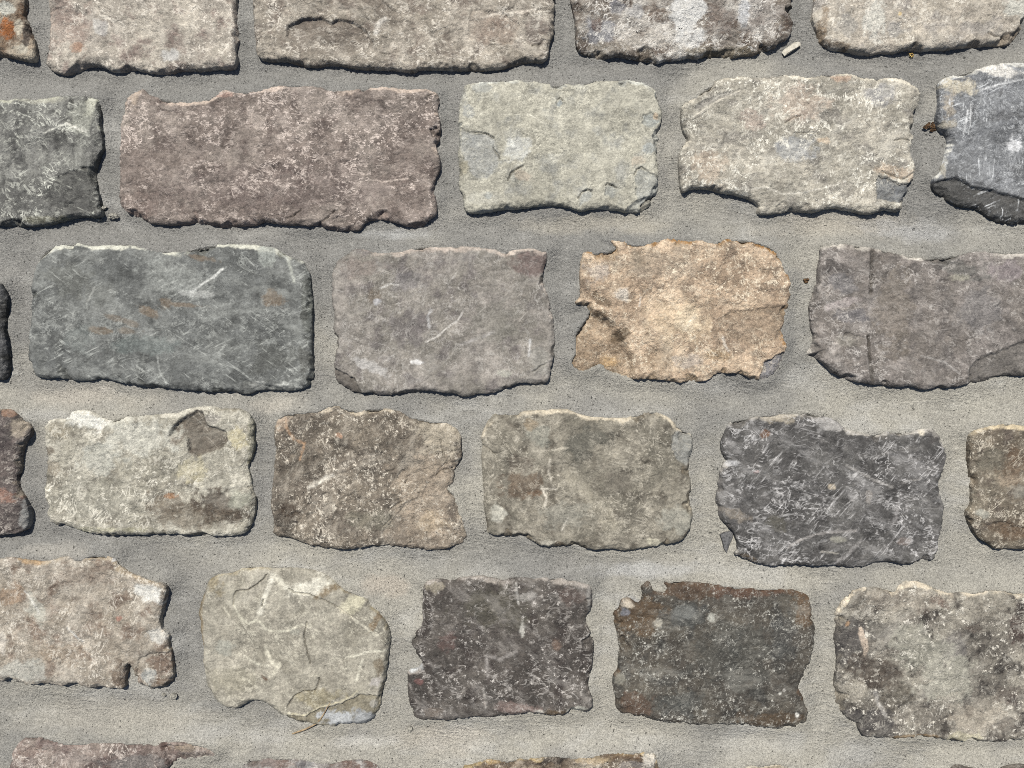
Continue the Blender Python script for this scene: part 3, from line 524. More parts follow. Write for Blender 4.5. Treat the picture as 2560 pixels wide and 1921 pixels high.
   ('line',pl('610,1640 640,1660 670,1665'),4,(200,196,176),.55),('blob',560,1620,30,20,0,(150,154,144),.5),('blob',800,1745,60,24,0,(146,134,96),.5),('line',pl('720,1785 760,1790 800,1770 830,1762 870,1748 893,1728'),3,(206,196,160),.7),('step',pl('690,1795 720,1788 760,1792 800,1772 830,1766 870,1752 900,1735 950,1740 950,1840 690,1840'),1.6,(122,112,84),.65,1.5),('blob',838,1800,40,28,.2,(166,170,174),.9),('dent',838,1800,30,20,0,-1.2),('blob',905,1800,36,24,.3,(150,154,158),.85),('blob',940,1703,22,14,-.4,(182,176,172),.8),('blob',948,1668,14,24,0,(112,94,68),.6),
   ('blob',934,1762,10,10,0,(168,164,154),.7),('line',pl('655,1690 665,1700'),4,(112,72,46),.7),('line',pl('560,1520 575,1545'),3,(204,198,176),.5),('blob',580,1700,60,40,0,(152,146,124),.4)]),
 dict(label='dark purple brown stone with a bitten left edge in the fifth row', h=13, rg=.9, jag=1.2,
  poly=pl('1056,1466 1068,1453 1100,1447 1132,1455 1157,1443 1201,1442 1239,1447 1258,1455 1279,1448 1311,1445 1365,1447 1422,1450 1453,1456 1476,1469 1483,1491 1480,1523 1464,1542 1470,1570 1486,1602 1484,1643 1483,1665 1473,1697 1470,1722 1480,1744 1483,1767 1473,1782 1440,1787 1403,1795 1358,1789 1327,1787 1295,1790 1232,1800 1189,1795 1154,1801 1106,1808 1075,1804 1042,1806 1030,1796 1022,1766 1018,1728 1016,1690 1024,1678 1048,1672 1055,1655 1040,1640 1035,1621 1019,1610 1037,1586 1056,1564 1053,1529 1054,1491'),
  c=((84,77,72),(96,89,83),(75,67,63)), fk=(.6,.5,1.0,.9), rim=(168,158,148), rims=.7, fl=((182,176,170),.85), pits=.4, chipc=(100,94,88),
  feat=[('blob',1120,1610,26,24,0,(112,82,76),.5),('blob',1045,1705,16,10,0,(138,90,86),.6),('blob',1035,1672,20,14,0,(200,204,206),.8),('blob',1085,1470,26,20,0,(156,146,126),.7),('blob',1240,1520,90,60,0,(92,88,74),.6),('line',pl('1290,1460 1293,1490 1297,1510'),4,(180,176,170),.7),('blob',1320,1490,26,14,0,(176,172,166),.5),('blob',1305,1575,10,16,0,(196,194,184),.6),('blob',1390,1610,16,14,0,(132,106,90),.6),('blob',1430,1490,40,24,0,(110,92,84),.5),('line',pl('1220,1690 1216,1640 1250,1650 1290,1630'),6,(160,154,150),.5),('line',pl('1208,1720 1214,1770'),4,(178,172,164),.6),
   ('blob',1290,1770,70,16,0,(150,124,116),.5),('blob',1385,1782,30,10,-.1,(104,84,58),.7),('blob',1450,1775,26,8,-.1,(176,176,164),.7),('blob',1473,1500,8,40,0,(150,148,144),.5),('blob',1465,1690,14,30,0,(78,68,60),.5),('blob',1080,1782,24,12,0,(122,108,96),.6),('blob',1350,1780,16,5,0,(200,196,184),.6)]),
 dict(label='dark brown and slate stone with a rusty upper edge in the fifth row', h=12, rg=.85, jag=1.2, mort=(1.0,.8),
  poly=pl('1535,1554 1534,1535 1548,1523 1554,1500 1573,1494 1596,1512 1606,1500 1601,1469 1624,1453 1633,1480 1652,1484 1668,1478 1659,1456 1706,1453 1754,1459 1801,1464 1849,1469 1892,1472 1939,1473 1980,1475 2002,1481 2025,1491 2036,1523 2041,1570 2039,1617 2032,1659 2016,1681 2013,1700 2001,1716 2001,1731 2017,1754 2025,1785 2017,1809 1996,1828 1955,1830 1917,1825 1885,1819 1865,1817 1827,1819 1808,1814 1785,1820 1744,1817 1690,1814 1643,1808 1621,1800 1580,1796 1554,1790 1541,1774 1540,1750 1533,1728 1533,1697 1544,1674 1549,1630 1546,1592'),
  c=((82,76,68),(92,86,76),(72,69,64)), fk=(.3,.5,1.1,1.3), rim=(112,84,60), rims=.6, fl=((182,180,170),.8), pits=.4, chipc=(92,78,62),
  feat=[('blob',1600,1545,70,50,-.3,(108,84,58),.7),('blob',1720,1475,110,22,0,(102,78,58),.7),('blob',1860,1480,100,18,0,(108,76,58),.65),('blob',2010,1520,26,50,0,(116,88,60),.7),('blob',1720,1540,50,40,0,(76,80,80),.6),('blob',1710,1530,40,20,0,(140,142,138),.4),('blob',1570,1510,16,12,0,(196,182,162),.7),('blob',1560,1530,14,12,0,(134,138,152),.6),('blob',1645,1560,12,10,0,(182,176,160),.6),('blob',1780,1545,8,12,0,(190,190,178),.6),('blob',1590,1765,50,30,0,(110,82,64),.6),('blob',1930,1800,90,20,0,(98,76,52),.6),('blob',1700,1760,60,40,0,(84,88,86),.5),('blob',1550,1700,16,16,0,(150,146,130),.5),('blob',1840,1640,110,90,0,(82,83,78),.5),('blob',1960,1590,40,60,0,(78,80,80),.5),('blob',1951,1735,5,5,0,(206,204,194),.8),('blob',1994,1790,6,6,0,(204,202,194),.8),('blob',1960,1725,5,5,0,(196,192,184),.7),('dent',2010,1705,20,30,0,1.5)]),
 dict(label='mottled black and cream stone with creamy upper rim at the right of the fifth row', h=13, rg=1.3, pits=1.1, rnd=1.2, jag=1.2, mort=(1.0,.6),
  poly=pl('2094,1535 2104,1510 2123,1488 2132,1472 2176,1469 2208,1472 2240,1480 2249,1469 2265,1455 2297,1456 2328,1466 2360,1480 2398,1485 2439,1483 2468,1477 2499,1474 2560,1486 2660,1490 2690,1660 2650,1850 2560,1858 2509,1861 2461,1860 2398,1858 2354,1852 2303,1849 2265,1852 2240,1857 2208,1849 2166,1850 2154,1834 2145,1815 2126,1805 2110,1786 2095,1766 2090,1728 2094,1681 2095,1637 2090,1602 2090,1564'),
  c=((128,121,110),(154,147,133),(86,79,73)), fk=(.3,.4,1.3,.8), rim=(230,214,186), rims=1.0, fl=((212,206,192),1.0), chipc=(150,140,122),
  feat=[('blob',2130,1600,50,80,0,(84,80,80),.7),('blob',2200,1580,50,30,0,(96,94,92),.5),('blob',2190,1680,80,40,.4,(86,72,62),.7),('blob',2250,1740,60,26,-.3,(90,82,70),.65),('blob',2180,1810,90,40,.2,(84,80,80),.7),('blob',2350,1505,26,14,.2,(112,72,58),.7),('blob',2310,1532,16,10,0,(112,98,88),.6),('blob',2440,1570,22,14,0,(100,86,76),.6),('blob',2385,1620,40,40,0,(120,116,116),.5),('blob',2545,1570,24,44,0,(92,74,68),.7),('blob',2300,1620,80,60,.3,(168,166,150),.6),('blob',2370,1700,80,60,0,(172,170,154),.6),('blob',2450,1800,80,40,0,(180,168,150),.5),('blob',2160,1600,8,36,-.2,(206,184,162),.7),('blob',2120,1560,10,8,0,(196,150,104),.6),('blob',2140,1720,30,20,0,(176,168,152),.5),
   ('blob',2270,1500,120,30,0,(170,158,142),.45),('blob',2280,1846,60,8,0,(160,124,74),.6),('blob',2420,1845,40,16,0,(206,198,162),.5),('blob',2520,1740,30,30,0,(104,88,80),.5),('line',pl('2190,1730 2200,1765 2215,1790'),6,(196,192,186),.5),('blob',2520,1815,30,20,0,(98,88,82),.5),('blob',2480,1530,50,30,0,(140,132,118),.4)]),
 # ---- sixth row, cut by the lower edge
 dict(label='reddish brown rough stone at the lower left corner', h=11, rg=1.4, mort=(0,1.0),
  poly=pl('19,1899 32,1877 47,1855 63,1845 95,1844 127,1852 152,1860 190,1860 253,1861 316,1861 364,1863 389,1871 405,1858 443,1860 490,1864 519,1874 537,1890 533,1903 475,1906 426,1910 421,1934 424,2000 400,2070 60,2070 15,1960 18,1910'),
  c=((136,118,110),(150,134,124),(124,104,98)), rim=(176,152,142), rims=.5, fl=((206,194,184),.9),
  feat=[('blob',330,1912,90,22,0,(126,124,122),.6),('blob',406,1868,14,12,0,(98,66,56),.7),('blob',470,1895,50,10,0,(98,88,80),.7),('blob',470,1872,50,10,0,(172,152,128),.6),('blob',70,1880,40,20,0,(152,126,114),.5),('blob',180,1900,60,20,0,(160,148,140),.5),('step',pl('395,1865 550,1860 550,1915 420,1915'),2.0,None,0,3)]),
 dict(label='grey and red brown stone barely showing, second from left along the bottom edge', h=10.5, rg=1.2, mort=(0,1.2),
  poly=pl('601,1918 619,1903 641,1902 695,1899 752,1902 803,1912 869,1906 910,1904 942,1915 950,1930 960,2080 590,2080 585,1960'),
  c=((142,134,128),(156,150,146),(130,116,108)), rim=(150,138,130), rims=.5, fl=((200,196,190),.8),
  feat=[('blob',690,1912,60,14,0,(132,108,98),.6),('blob',760,1915,30,12,0,(120,122,128),.5),('blob',880,1916,60,14,0,(122,94,82),.8)]),
 dict(label='brown and cream crusted stone in the middle of the bottom edge', h=13, rg=1.8, pits=1.0,
  poly=pl('1154,1921 1185,1915 1205,1906 1220,1899 1242,1902 1271,1909 1301,1898 1352,1899 1403,1896 1453,1899 1504,1893 1542,1890 1580,1885 1618,1882 1640,1890 1646,1909 1649,1921 1650,1990 1640,2070 1160,2070 1145,1990'),
  c=((124,104,84),(158,142,122),(92,76,62)), rim=(206,178,124), rims=.7, fl=((216,204,184),.9),
  feat=[('blob',1625,1900,20,22,0,(212,206,194),.8),('blob',1390,1900,40,9,0,(72,64,62),.7),('blob',1240,1905,40,8,0,(206,170,104),.6),('blob',1560,1895,50,9,0,(110,78,52),.6),('blob',1480,1904,50,10,0,(196,170,128),.6),('blob',1590,1915,40,10,0,(150,146,146),.5)]),
 dict(label='creamy crusted tip of a stone at the bottom edge, right of centre', h=13, rg=1.6,
  poly=pl('1840,1950 1868,1921 1890,1917 1907,1918 1923,1915 1949,1909 1970,1920 2090,1950 2110,2070 1820,2070'),
  c=((150,132,108),(180,164,138),(120,98,76)), rim=(222,212,188), rims=.9, fl=((222,212,192),.9)),
 dict(label='dark tip of a stone at the bottom edge near the right corner', h=13, rg=1.4,
  poly=pl('2350,1960 2385,1921 2400,1915 2420,1921 2480,1928 2525,1917 2560,1914 2650,1930 2660,2070 2350,2070'),
  c=((96,90,84),(124,116,108),(80,72,66)), rim=(120,110,98), rims=.6, fl=((180,174,164),.7)),
]


# ------------------------------------------------------------------ build the stones
def build_stone(i, S):
    T = S.get('h', 13) * 0.00090
    rough = S.get('rg', 1.0)
    seed = 1000 + i * 57
    P = chaikin(gnd(S['poly'], T))
    cen = (P.min(0) + P.max(0)) / 2
    L = P - cen
    h = S.get('sp', 0.00082)
    lo = L.min(0) - 0.004
    hi = L.max(0) + 0.004
    nx = int((hi[0] - lo[0]) / h) + 2
    ny = int((hi[1] - lo[1]) / h) + 2
    X, Y = np.meshgrid(lo[0] + np.arange(nx) * h, lo[1] + np.arange(ny) * h)
    d0 = poly_sdf(X, Y, L)
    jag = S.get('jag', 1.0)
    d = d0 + jag * (0.0011 * fbm(X, Y, 0.017, 3, seed, 0.5) + 0.0003 * fbm(X, Y, 0.004, 2, seed + 5))
    gy, gx = np.gradient(d, h)
    gl = np.sqrt(gx * gx + gy * gy) + 1e-9
    gx /= gl; gy /= gl
    ins = d > 0
    # --- top relief
    z = np.full(X.shape, T)
    ln = np.abs(L).max(0)
    tx, ty = S.get('tilt', (0, 0))
    z += 0.001 * (tx * X / ln[0] + ty * Y / ln[1])
    z += 0.0019 * (0.5 + 0.5 * rough) * fbm(X, Y, 0.060, 2, seed + 11)
    z += 0.0010 * rough * fbm(X, Y, 0.018, 3, seed + 12)
    z -= 0.0026 * rough * np.maximum(0, np.abs(fbm(X, Y, 0.046, 3, seed + 17, 0.42)) - 0.14)
    z -= 0.0016 * rough * np.maximum(0, 0.22 - np.abs(fbm(X, Y, 0.070, 2, seed + 18)))
    z += 0.00034 * rough * fbm(X, Y, 0.0046, 3, seed + 13, 0.6)
    # flaked layers, as slate parts along its bedding
    q = fbm(X * 0.8, Y * 1.15, 0.045, 4, seed + 14, 0.55) * 3.2
    fr = q - np.floor(q)
    z += S.get('lay', 0.00055) * (np.floor(q) + sst(0.86, 1.0, fr))
    if S.get('fol', 0):
        fa = S.get('fola', 0.12)
        u = X * math.cos(fa) + Y * math.sin(fa)
        v = -X * math.sin(fa) + Y * math.cos(fa)
        n = fbm(u * 0.16, v, 0.0048, 3, seed + 15)
        z += 0.00042 * S['fol'] * n * (0.5 + 0.5 * sst(-0.2, 0.4, fbm(X, Y, 0.05, 2, seed + 16)))
    # --- colour
    c0, c1, c2 = [lin(c) for c in S['c']]
    mot = S.get('mot', 0.75)
    m1 = sst(-0.35, 0.45, fbm(X, Y, 0.05, 4, seed + 21, 0.58))[..., None]
    m2 = sst(0.0, 0.5, fbm(X, Y, 0.022, 4, seed + 22, 0.6))[..., None]
    C = c0 * (1 - m1) + c1 * m1
    C = C * (1 - m2) + c2 * m2
    C = C * (1 + 0.26 * mot * fbm(X, Y, 0.011, 5, seed + 23, 0.68))[..., None]
    cm_ = (c0 + c1 + c2) / 3
    C = cm_ * (np.maximum(C, 1e-3) / cm_) ** 1.5
    C = C * (1.05 - 0.30 * mot * sst(0.05, 0.45, fbm(X, Y, 0.032, 6, seed + 24, 0.68)))[..., None]
    C = C * (1.0 - 0.20 * mot * sst(0.16, 0.30, fbm(X, Y, 0.015, 5, seed + 25, 0.75)) + 0.16 * mot * sst(0.18, 0.34, fbm(X, Y, 0.012, 5, seed + 26, 0.78)))[..., None]
    C = C * (1.0 + 0.26 * fbm(X, Y, 0.085, 4, seed + 27, 0.6))[..., None]
    A = np.ones(X.shape)
    dn = d + 0.0013 * fbm(X, Y, 0.006, 2, seed + 31)
    # --- edges: rounding, then broken facets along the rim
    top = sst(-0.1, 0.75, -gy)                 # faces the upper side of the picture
    w = 0.0027 * S.get('rnd', 1.0) * (1 + 0.7 * fbm(X, Y, 0.02, 2, seed + 32))
    w = np.maximum(w, 0.0009)
    e = np.clip(1 - np.maximum(d, 0) / w, 0, 1)
    z -= (0.0024 * S.get('rnd', 1.0)) * (1 - np.sqrt(np.maximum(0, 1 - e * e)))
    ec = np.clip(1 - np.maximum(d, 0) / np.maximum(0.0052 * (1 + 0.8 * fbm(X, Y, 0.022, 3, seed + 37)), 0.0008), 0, 1)
    z -= 0.0024 * ec * top * S.get('rims', 0.75)
    eb = np.clip(1 - np.maximum(dn, 0) / np.maximum(0.0058 * (0.75 + 0.9 * fbm(X, Y, 0.020, 3, seed + 39, 0.6)), 0.0007), 0, 1)
    z -= 0.0034 * eb * (1 - top) * (0.8 + 0.4 * fbm(X, Y, 0.004, 2, seed + 40))
    cn = fbm(X, Y, 0.026, 3, seed + 33, 0.55)
    reach = np.maximum(0, cn - 0.05) * 0.019 * S.get('chip', 1.0)
    ch = reach - dn
    chip = np.clip(ch, 0, None)
    z -= np.minimum(chip * 1.0, 0.0075) * (0.85 + 0.3 * fbm(X, Y, 0.003, 2, seed + 34))
    cm = sst(0.0, 0.0006, ch)
    chc = lin(S.get('chipc', S['c'][2]))
    C = C * (1 - 0.55 * cm[..., None]) + chc * (0.55 * cm)[..., None]
    A *= 1 - 0.5 * cm
    # pale rim on the sunward upper edge: wear, with sunlight painted into the colour
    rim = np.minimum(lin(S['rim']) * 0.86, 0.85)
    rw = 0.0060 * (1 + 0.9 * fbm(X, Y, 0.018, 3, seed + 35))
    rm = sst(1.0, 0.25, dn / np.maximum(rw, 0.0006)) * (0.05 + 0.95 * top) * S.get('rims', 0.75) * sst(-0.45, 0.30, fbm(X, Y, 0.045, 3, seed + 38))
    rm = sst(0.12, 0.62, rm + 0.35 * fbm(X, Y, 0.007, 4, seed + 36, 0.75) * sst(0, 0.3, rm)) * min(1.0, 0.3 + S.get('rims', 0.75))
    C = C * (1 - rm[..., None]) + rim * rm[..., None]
    # --- things seen on this one stone
    def loc(p):
        return gnd(p, T) - cen
    def box(p0, p1):
        j0 = int(np.clip((p0[0] - lo[0]) / h, 0, nx)); j1 = int(np.clip((p1[0] - lo[0]) / h + 1, 0, nx))
        i0 = int(np.clip((p0[1] - lo[1]) / h, 0, ny)); i1 = int(np.clip((p1[1] - lo[1]) / h + 1, 0, ny))
        return (slice(i0, i1), slice(j0, j1)) if i1 - i0 > 1 and j1 - j0 > 1 else None
    for k, f in enumerate(S.get('feat', ())):
        kind = f[0]
        sd_ = seed + 200 + 7 * k
        if kind in ('blob', 'dent'):
            c_ = loc((f[1], f[2]))
            rr = 2.3 * max(f[3], f[4]) * PX
            sl = box(c_ - rr, c_ + rr)
        else:
            pts = loc(f[1])
            pad = 0.005 if kind == 'step' else 0.002 + 2 * f[2] * PX
            sl = box(pts.min(0) - pad, pts.max(0) + pad)
        if sl is None:
            continue
        x, y, cs = X[sl], Y[sl], C[sl]
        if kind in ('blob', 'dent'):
            a = -f[5]
            dx, dy = x - c_[0], y - c_[1]
            u = (dx * math.cos(a) + dy * math.sin(a)) / (f[3] * PX)
            v = (-dx * math.sin(a) + dy * math.cos(a)) / (f[4] * PX)
            q2 = np.sqrt(u * u + v * v)
            if kind == 'dent':
                z[sl] -= 0.001 * f[6] * np.exp(-q2 * q2 * 1.3)
            else:
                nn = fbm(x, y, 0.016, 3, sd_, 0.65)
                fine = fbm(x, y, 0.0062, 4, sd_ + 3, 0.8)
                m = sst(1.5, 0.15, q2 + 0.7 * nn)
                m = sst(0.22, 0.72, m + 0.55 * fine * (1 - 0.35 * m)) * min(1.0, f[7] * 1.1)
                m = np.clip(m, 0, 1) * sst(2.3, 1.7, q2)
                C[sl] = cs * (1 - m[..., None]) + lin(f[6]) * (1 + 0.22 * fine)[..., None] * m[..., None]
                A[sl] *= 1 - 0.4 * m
        elif kind in ('line', 'crack'):
            ld = line_dist(x + 0.0007 * fbm(x, y, 0.005, 3, sd_), y + 0.0007 * fbm(x, y, 0.005, 3, sd_ + 1), pts)
            wd = f[2] * PX
            if kind == 'crack':
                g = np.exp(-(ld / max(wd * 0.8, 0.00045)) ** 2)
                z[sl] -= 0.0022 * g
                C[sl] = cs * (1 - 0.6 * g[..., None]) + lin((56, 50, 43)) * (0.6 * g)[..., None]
            else:
                m = sst(1.4, 0.2, ld / (wd * 0.9) * (1 + 0.8 * fbm(x, y, 0.0045, 4, sd_ + 2, 0.7))) * f[4] * 1.1
                m *= 0.5 + 0.65 * sst(-0.35, 0.25, fbm(x, y, 0.005, 4, sd_ + 3, 0.7))
                m = np.clip(m, 0, 1)[..., None]
                C[sl] = cs * (1 - m) + lin(f[3]) * m
        elif kind == 'step':
            ps = poly_sdf(x, y, pts) + 0.0018 * fbm(x, y, 0.008, 4, sd_, 0.6)
            soft = f[5] * 0.0008 if len(f) > 5 else 0.001
            scoop = len(f) > 6
            if scoop:
                ps = poly_sdf(x, y, pts) + 0.0011 * fbm(x, y, 0.013, 2, sd_)
                ty = np.clip((y - pts[:, 1].min()) / (pts[:, 1].max() - pts[:, 1].min()), 0, 1)
                ty = 0.06 + 0.94 * ty ** 1.2
            else:
                ty = 1.0
            m = sst(0, soft, ps) * ty
            z[sl] -= 0.0014 * f[2] * m
            z[sl] += m * 0.0005 * fbm(x, y, 0.005, 3, sd_ + 4)
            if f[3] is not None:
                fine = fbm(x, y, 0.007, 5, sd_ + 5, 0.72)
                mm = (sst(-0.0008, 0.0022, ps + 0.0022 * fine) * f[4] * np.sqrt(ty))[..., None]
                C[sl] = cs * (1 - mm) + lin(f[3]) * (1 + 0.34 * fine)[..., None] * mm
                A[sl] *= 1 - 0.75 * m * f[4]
    C = np.clip(C, 0.012, 0.92)
    # --- close the sides down into the mortar
    zb = -0.016
    z = np.where(ins, np.maximum(z, 0.001), zb)
    cells = ins[:-1, :-1] | ins[:-1, 1:] | ins[1:, :-1] | ins[1:, 1:]
    full = ins[:-1, :-1] & ins[:-1, 1:] & ins[1:, :-1] & ins[1:, 1:]
    gl = np.maximum(gl, 0.45)
    mv = np.where(ins, 0.0, np.clip(-d / gl, 0, 0.0014))
    out_n = np.zeros(ins.shape, bool)
    io = np.pad(~ins, 1, constant_values=True)
    for a_ in (0, 1, 2):
        for b_ in (0, 1, 2):
            out_n |= io[a_:a_ + ny, b_:b_ + nx]
    snap = ins & out_n
    mv = np.where(snap, -np.clip(d / gl - 0.00012, 0, 0.0014), mv)
    mv = np.where(ins, mv, mv - 0.0007 - 0.0013 * fbm(X, Y, 0.007, 3, seed + 61))
    Xm = X + gx * mv
    Ym = Y + gy * mv
    V = np.stack([Xm, Ym, z], -1)
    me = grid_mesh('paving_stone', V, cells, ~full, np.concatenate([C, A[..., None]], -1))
    sc = S.get('sc', (0.0, 0.0))
    me.materials.append(stone_material(i, S['fl'][0], S['fl'][1], sc[0], S.get('bump', 1.0) * rough, sc[1], S.get('pits', 0.5), S.get('fk', (0.8, 0.7, 0.8, 1.0))))
    ob = bpy.data.objects.new('paving_stone', me)
    COL.objects.link(ob)
    ob.location = (cen[0], cen[1], 0)
    if S.get('label'):
        ob['label'] = S['label']
    ob['_T'] = T
    S['_grid'] = (lo + cen, h, z)
    S['_poly'] = P
    S['_T'] = T
    del ob['_T']
    return ob

stone_objs = [build_stone(i, S) for i, S in enumerate(STONES)]

# the same paving goes on beyond the picture: further stones share the meshes above
EXTRA = []
def extra(src, x, y, turn):
    EXTRA.append((src, x, y, turn))
# whole rows above and below, and stones running on to both sides (drawing coordinates; half turns so that no repeat reads)
for _n, (_y, _x, _dir, _src) in enumerate([
        (-350, -900, 1, (13, 23, 17, 12, 25, 7, 19, 14)), (2290, -900, 1, (18, 7, 24, 12, 13, 17, 8, 23)),
        (10, -175, -1, (18, 13, 12)), (400, -190, -1, (12, 17, 13)), (800, -200, -1, (23, 7, 13)), (1190, -190, -1, (13, 19, 8)), (1560, -190, -1, (24, 12, 17)), (1970, -40, -1, (7, 13, 17)),
        (0, 2630, 1, (13, 24, 7)), (360, 2730, 1, (7, 19, 12)), (790, 2740, 1, (18, 13, 24)), (1220, 2730, 1, (7, 23, 12)), (1670, 2740, 1, (13, 18, 23)), (2000, 2710, 1, (19, 12, 18))]):
    for _k, _s in enumerate(_src):
        _p = np.array(STONES[_s]['poly'])
        _w = _p[:, 0].max() - _p[:, 0].min()
        extra(_s, _x + _dir * _w / 2, _y + 9 * ((_k * 7) % 5 - 2), math.pi if (_k + _n) % 2 else 0.0)
        _x += _dir * (_w + 50)


# ------------------------------------------------------------------ the mortar bed
def axis(lo, hi, step, far):
    fine = np.arange(lo, hi + step, step)
    n = 26
    t = (np.arange(1, n + 1) / n) ** 2.2
    return np.concatenate([lo - (t * far)[::-1], fine, fine[-1] + t * far])

MS = 0.00125
ax = axis(-0.535, 0.535, MS, 6.0)
ay = axis(-0.41, 0.41, MS, 6.0)
MX, MY = np.meshgrid(ax, ay)
ZS = np.zeros(MX.shape)
DIN = np.full(MX.shape, -1.0)
for S in STONES:
    P = S['_poly']
    a = P.min(0) - 0.03
    b = P.max(0) + 0.03
    ix0, ix1 = np.searchsorted(ax, [a[0], b[0]])
    iy0, iy1 = np.searchsorted(ay, [a[1], b[1]])
    if ix1 - ix0 < 3 or iy1 - iy0 < 3:
        continue
    sl = (slice(iy0, iy1), slice(ix0, ix1))
    x, y = MX[sl], MY[sl]
    d = poly_sdf(x, y, P)
    gy, gx = np.gradient(d, ay[iy0:iy1], ax[ix0:ix1])
    up = sst(-0.25, 0.7, -gy)
    side = S.get('mort', (0.0, 0.0))
    nz = fbm(x, y, 0.03, 2, 77)
    nz2 = fbm(x, y, 0.011, 3, 78)
    tgt_low = 0.0034 + 0.0018 * nz + side[0] * 0.001
    tgt_up = S['_T'] - 0.0038 + 0.0026 * nz + 0.0009 * nz2 + side[1] * 0.001
    tgt = tgt_low * (1 - up) + tgt_up * up
    for _ in range(3):
        for sh in (4, 2):
            tp = np.pad(tgt, sh, mode='edge')
            tgt = (tp[:-2 * sh, sh:-sh] + tp[2 * sh:, sh:-sh] + tp[sh:-sh, :-2 * sh] + tp[sh:-sh, 2 * sh:] + tgt) / 5
    wid = 0.0105 + 0.003 * up
    t = np.clip(-d, 0, None) / wid
    zz = np.maximum(tgt, 0) * np.exp(-t ** 1.6)
    zz = np.where(d > 0.0025, np.minimum(zz, 0.002), zz)
    ZS[sl] += zz ** 3
    DIN[sl] = np.maximum(DIN[sl], d)
MZ = np.cbrt(ZS)
MZ += 0.0015 * fbm(MX * 0.7, MY, 0.05, 2, 301) + 0.0009 * fbm(MX * 0.4, MY, 0.018, 3, 302) * (0.6 + 0.6 * fbm(MX, MY, 0.08, 2, 305))
MZ += 0.00022 * fbm(MX, MY, 0.0042, 3, 303, 0.65)
g_cool, g_grey, g_warm, g_pale = lin((141, 140, 136)), lin((150, 148, 143)), lin((171, 167, 155)), lin((180, 179, 174))
wx = np.clip(MX / FRAME + 0.5, 0, 1)
wy = np.clip(0.5 - MY / (FRAME * 0.75), 0, 1)
warm = fbm(MX * 0.7, MY, 0.13, 4, 311, 0.55) + 1.0 * (wy - 0.5) + 0.55 * (wx - 0.5)
mw = sst(-0.30, 0.55, warm)[..., None]
C = g_cool * (1 - mw) + g_warm * mw
mg = sst(0.05, 0.6, fbm(MX * 0.6, MY, 0.06, 4, 312, 0.6))[..., None]
C = C * (1 - 0.7 * mg) + g_grey * 0.7 * mg
mp = (0.5 * sst(0.08, 0.62, fbm(MX * 0.5, MY, 0.045, 4, 313, 0.6) + 0.25 * (wy - 0.4)))[..., None]
C = C * (1 - mp) + g_pale * mp
C *= (1 + 0.13 * fbm(MX, MY, 0.014, 5, 314, 0.7))[..., None]
def mblob(px, py, rx, ry, col, s):
    global C
    c = gnd((px, py))
    r = np.sqrt(((MX - c[0]) / (rx * PX)) ** 2 + ((MY - c[1]) / (ry * PX)) ** 2)
    m = (sst(1.3, 0.3, r + 0.9 * fbm(MX * 0.6, MY, 0.024, 5, int(px + py), 0.65)) * s * 0.75)[..., None]
    C = C * (1 - m) + lin(col) * m
for b in ((960, 1460, 60, 30, (188, 174, 156), 0.7), (2100, 560, 200, 40, (190, 180, 162), 0.5), (1480, 560, 170, 30, (184, 176, 158), 0.6),
          (200, 990, 160, 30, (190, 181, 166), 0.6), (700, 1010, 60, 25, (192, 184, 170), 0.6), (150, 1375, 120, 20, (188, 182, 170), 0.5),
          (1000, 590, 80, 16, (186, 188, 188), 0.7), (2260, 580, 110, 30, (186, 187, 188), 0.6), (1600, 1420, 140, 20, (186, 188, 190), 0.6),
          (1100, 1850, 120, 40, (190, 180, 164), 0.6), (250, 1790, 230, 40, (180, 174, 160), 0.6), (1570, 1520, 28, 34, (152, 160, 176), 0.75),
          (2420, 1010, 120, 30, (178, 174, 160), 0.6), (900, 1850, 90, 16, (198, 196, 190), 0.6), (1750, 1860, 240, 35, (182, 178, 166), 0.5)):
    mblob(*b)
C = np.clip(C, 0.02, 0.9)
mk = DIN < 0.006
keep = mk[:-1, :-1] | mk[:-1, 1:] | mk[1:, :-1] | mk[1:, 1:]
mme = grid_mesh('pavement', np.stack([MX, MY, MZ], -1), keep, None, np.concatenate([C, np.ones(MX.shape + (1,))], -1))
mme.materials.append(mortar_material())
pavement = bpy.data.objects.new('pavement', mme)
COL.objects.link(pavement)
pavement['kind'] = 'structure'
pavement['label'] = 'grey sandy mortar bed between rows of reclaimed paving stones'
for o in stone_objs:
    o.parent = pavement
for (src, x, y, turn) in EXTRA:
    o = stone_objs[src].copy()
    if 'label' in o:
        del o['label']
    g = gnd((x, y), 0.013)
    o.location = (g[0], g[1], 0)
    o.rotation_euler = (0, 0, turn)
    o.parent = pavement
    COL.objects.link(o)

def surf(px, py):
    """height of whatever lies at that spot, and its ground position"""
    g = gnd((px, py))
    best = MZ[min(np.searchsorted(ay, g[1]), len(ay) - 1), min(np.searchsorted(ax, g[0]), len(ax) - 1)]
    for S in STONES:
        lo, h, z = S['_grid']
        i = int(round((g[1] - lo[1]) / h)); j = int(round((g[0] - lo[0]) / h))
        if 0 <= i < z.shape[0] and 0 <= j < z.shape[1]:
            best = max(best, z[i, j])
    return float(best)

# ------------------------------------------------------------------ small loose things
def tag(o, label, cat, group=None):
    o['label'] = label
    o['category'] = cat
    if group:
        o['group'] = group
    return o

def mesh_obj(name, bm, mat, loc, smooth=True, parent=None):
    me = bpy.data.meshes.new(name)
    bm.normal_update()
    bm.to_mesh(me)
    bm.free()
    for p in me.polygons:
        p.use_smooth = smooth
    me.materials.append(mat)
    o = bpy.data.objects.new(name, me)
    o.location = loc
    COL.objects.link(o)
    if parent:
        o.parent = parent
    return o

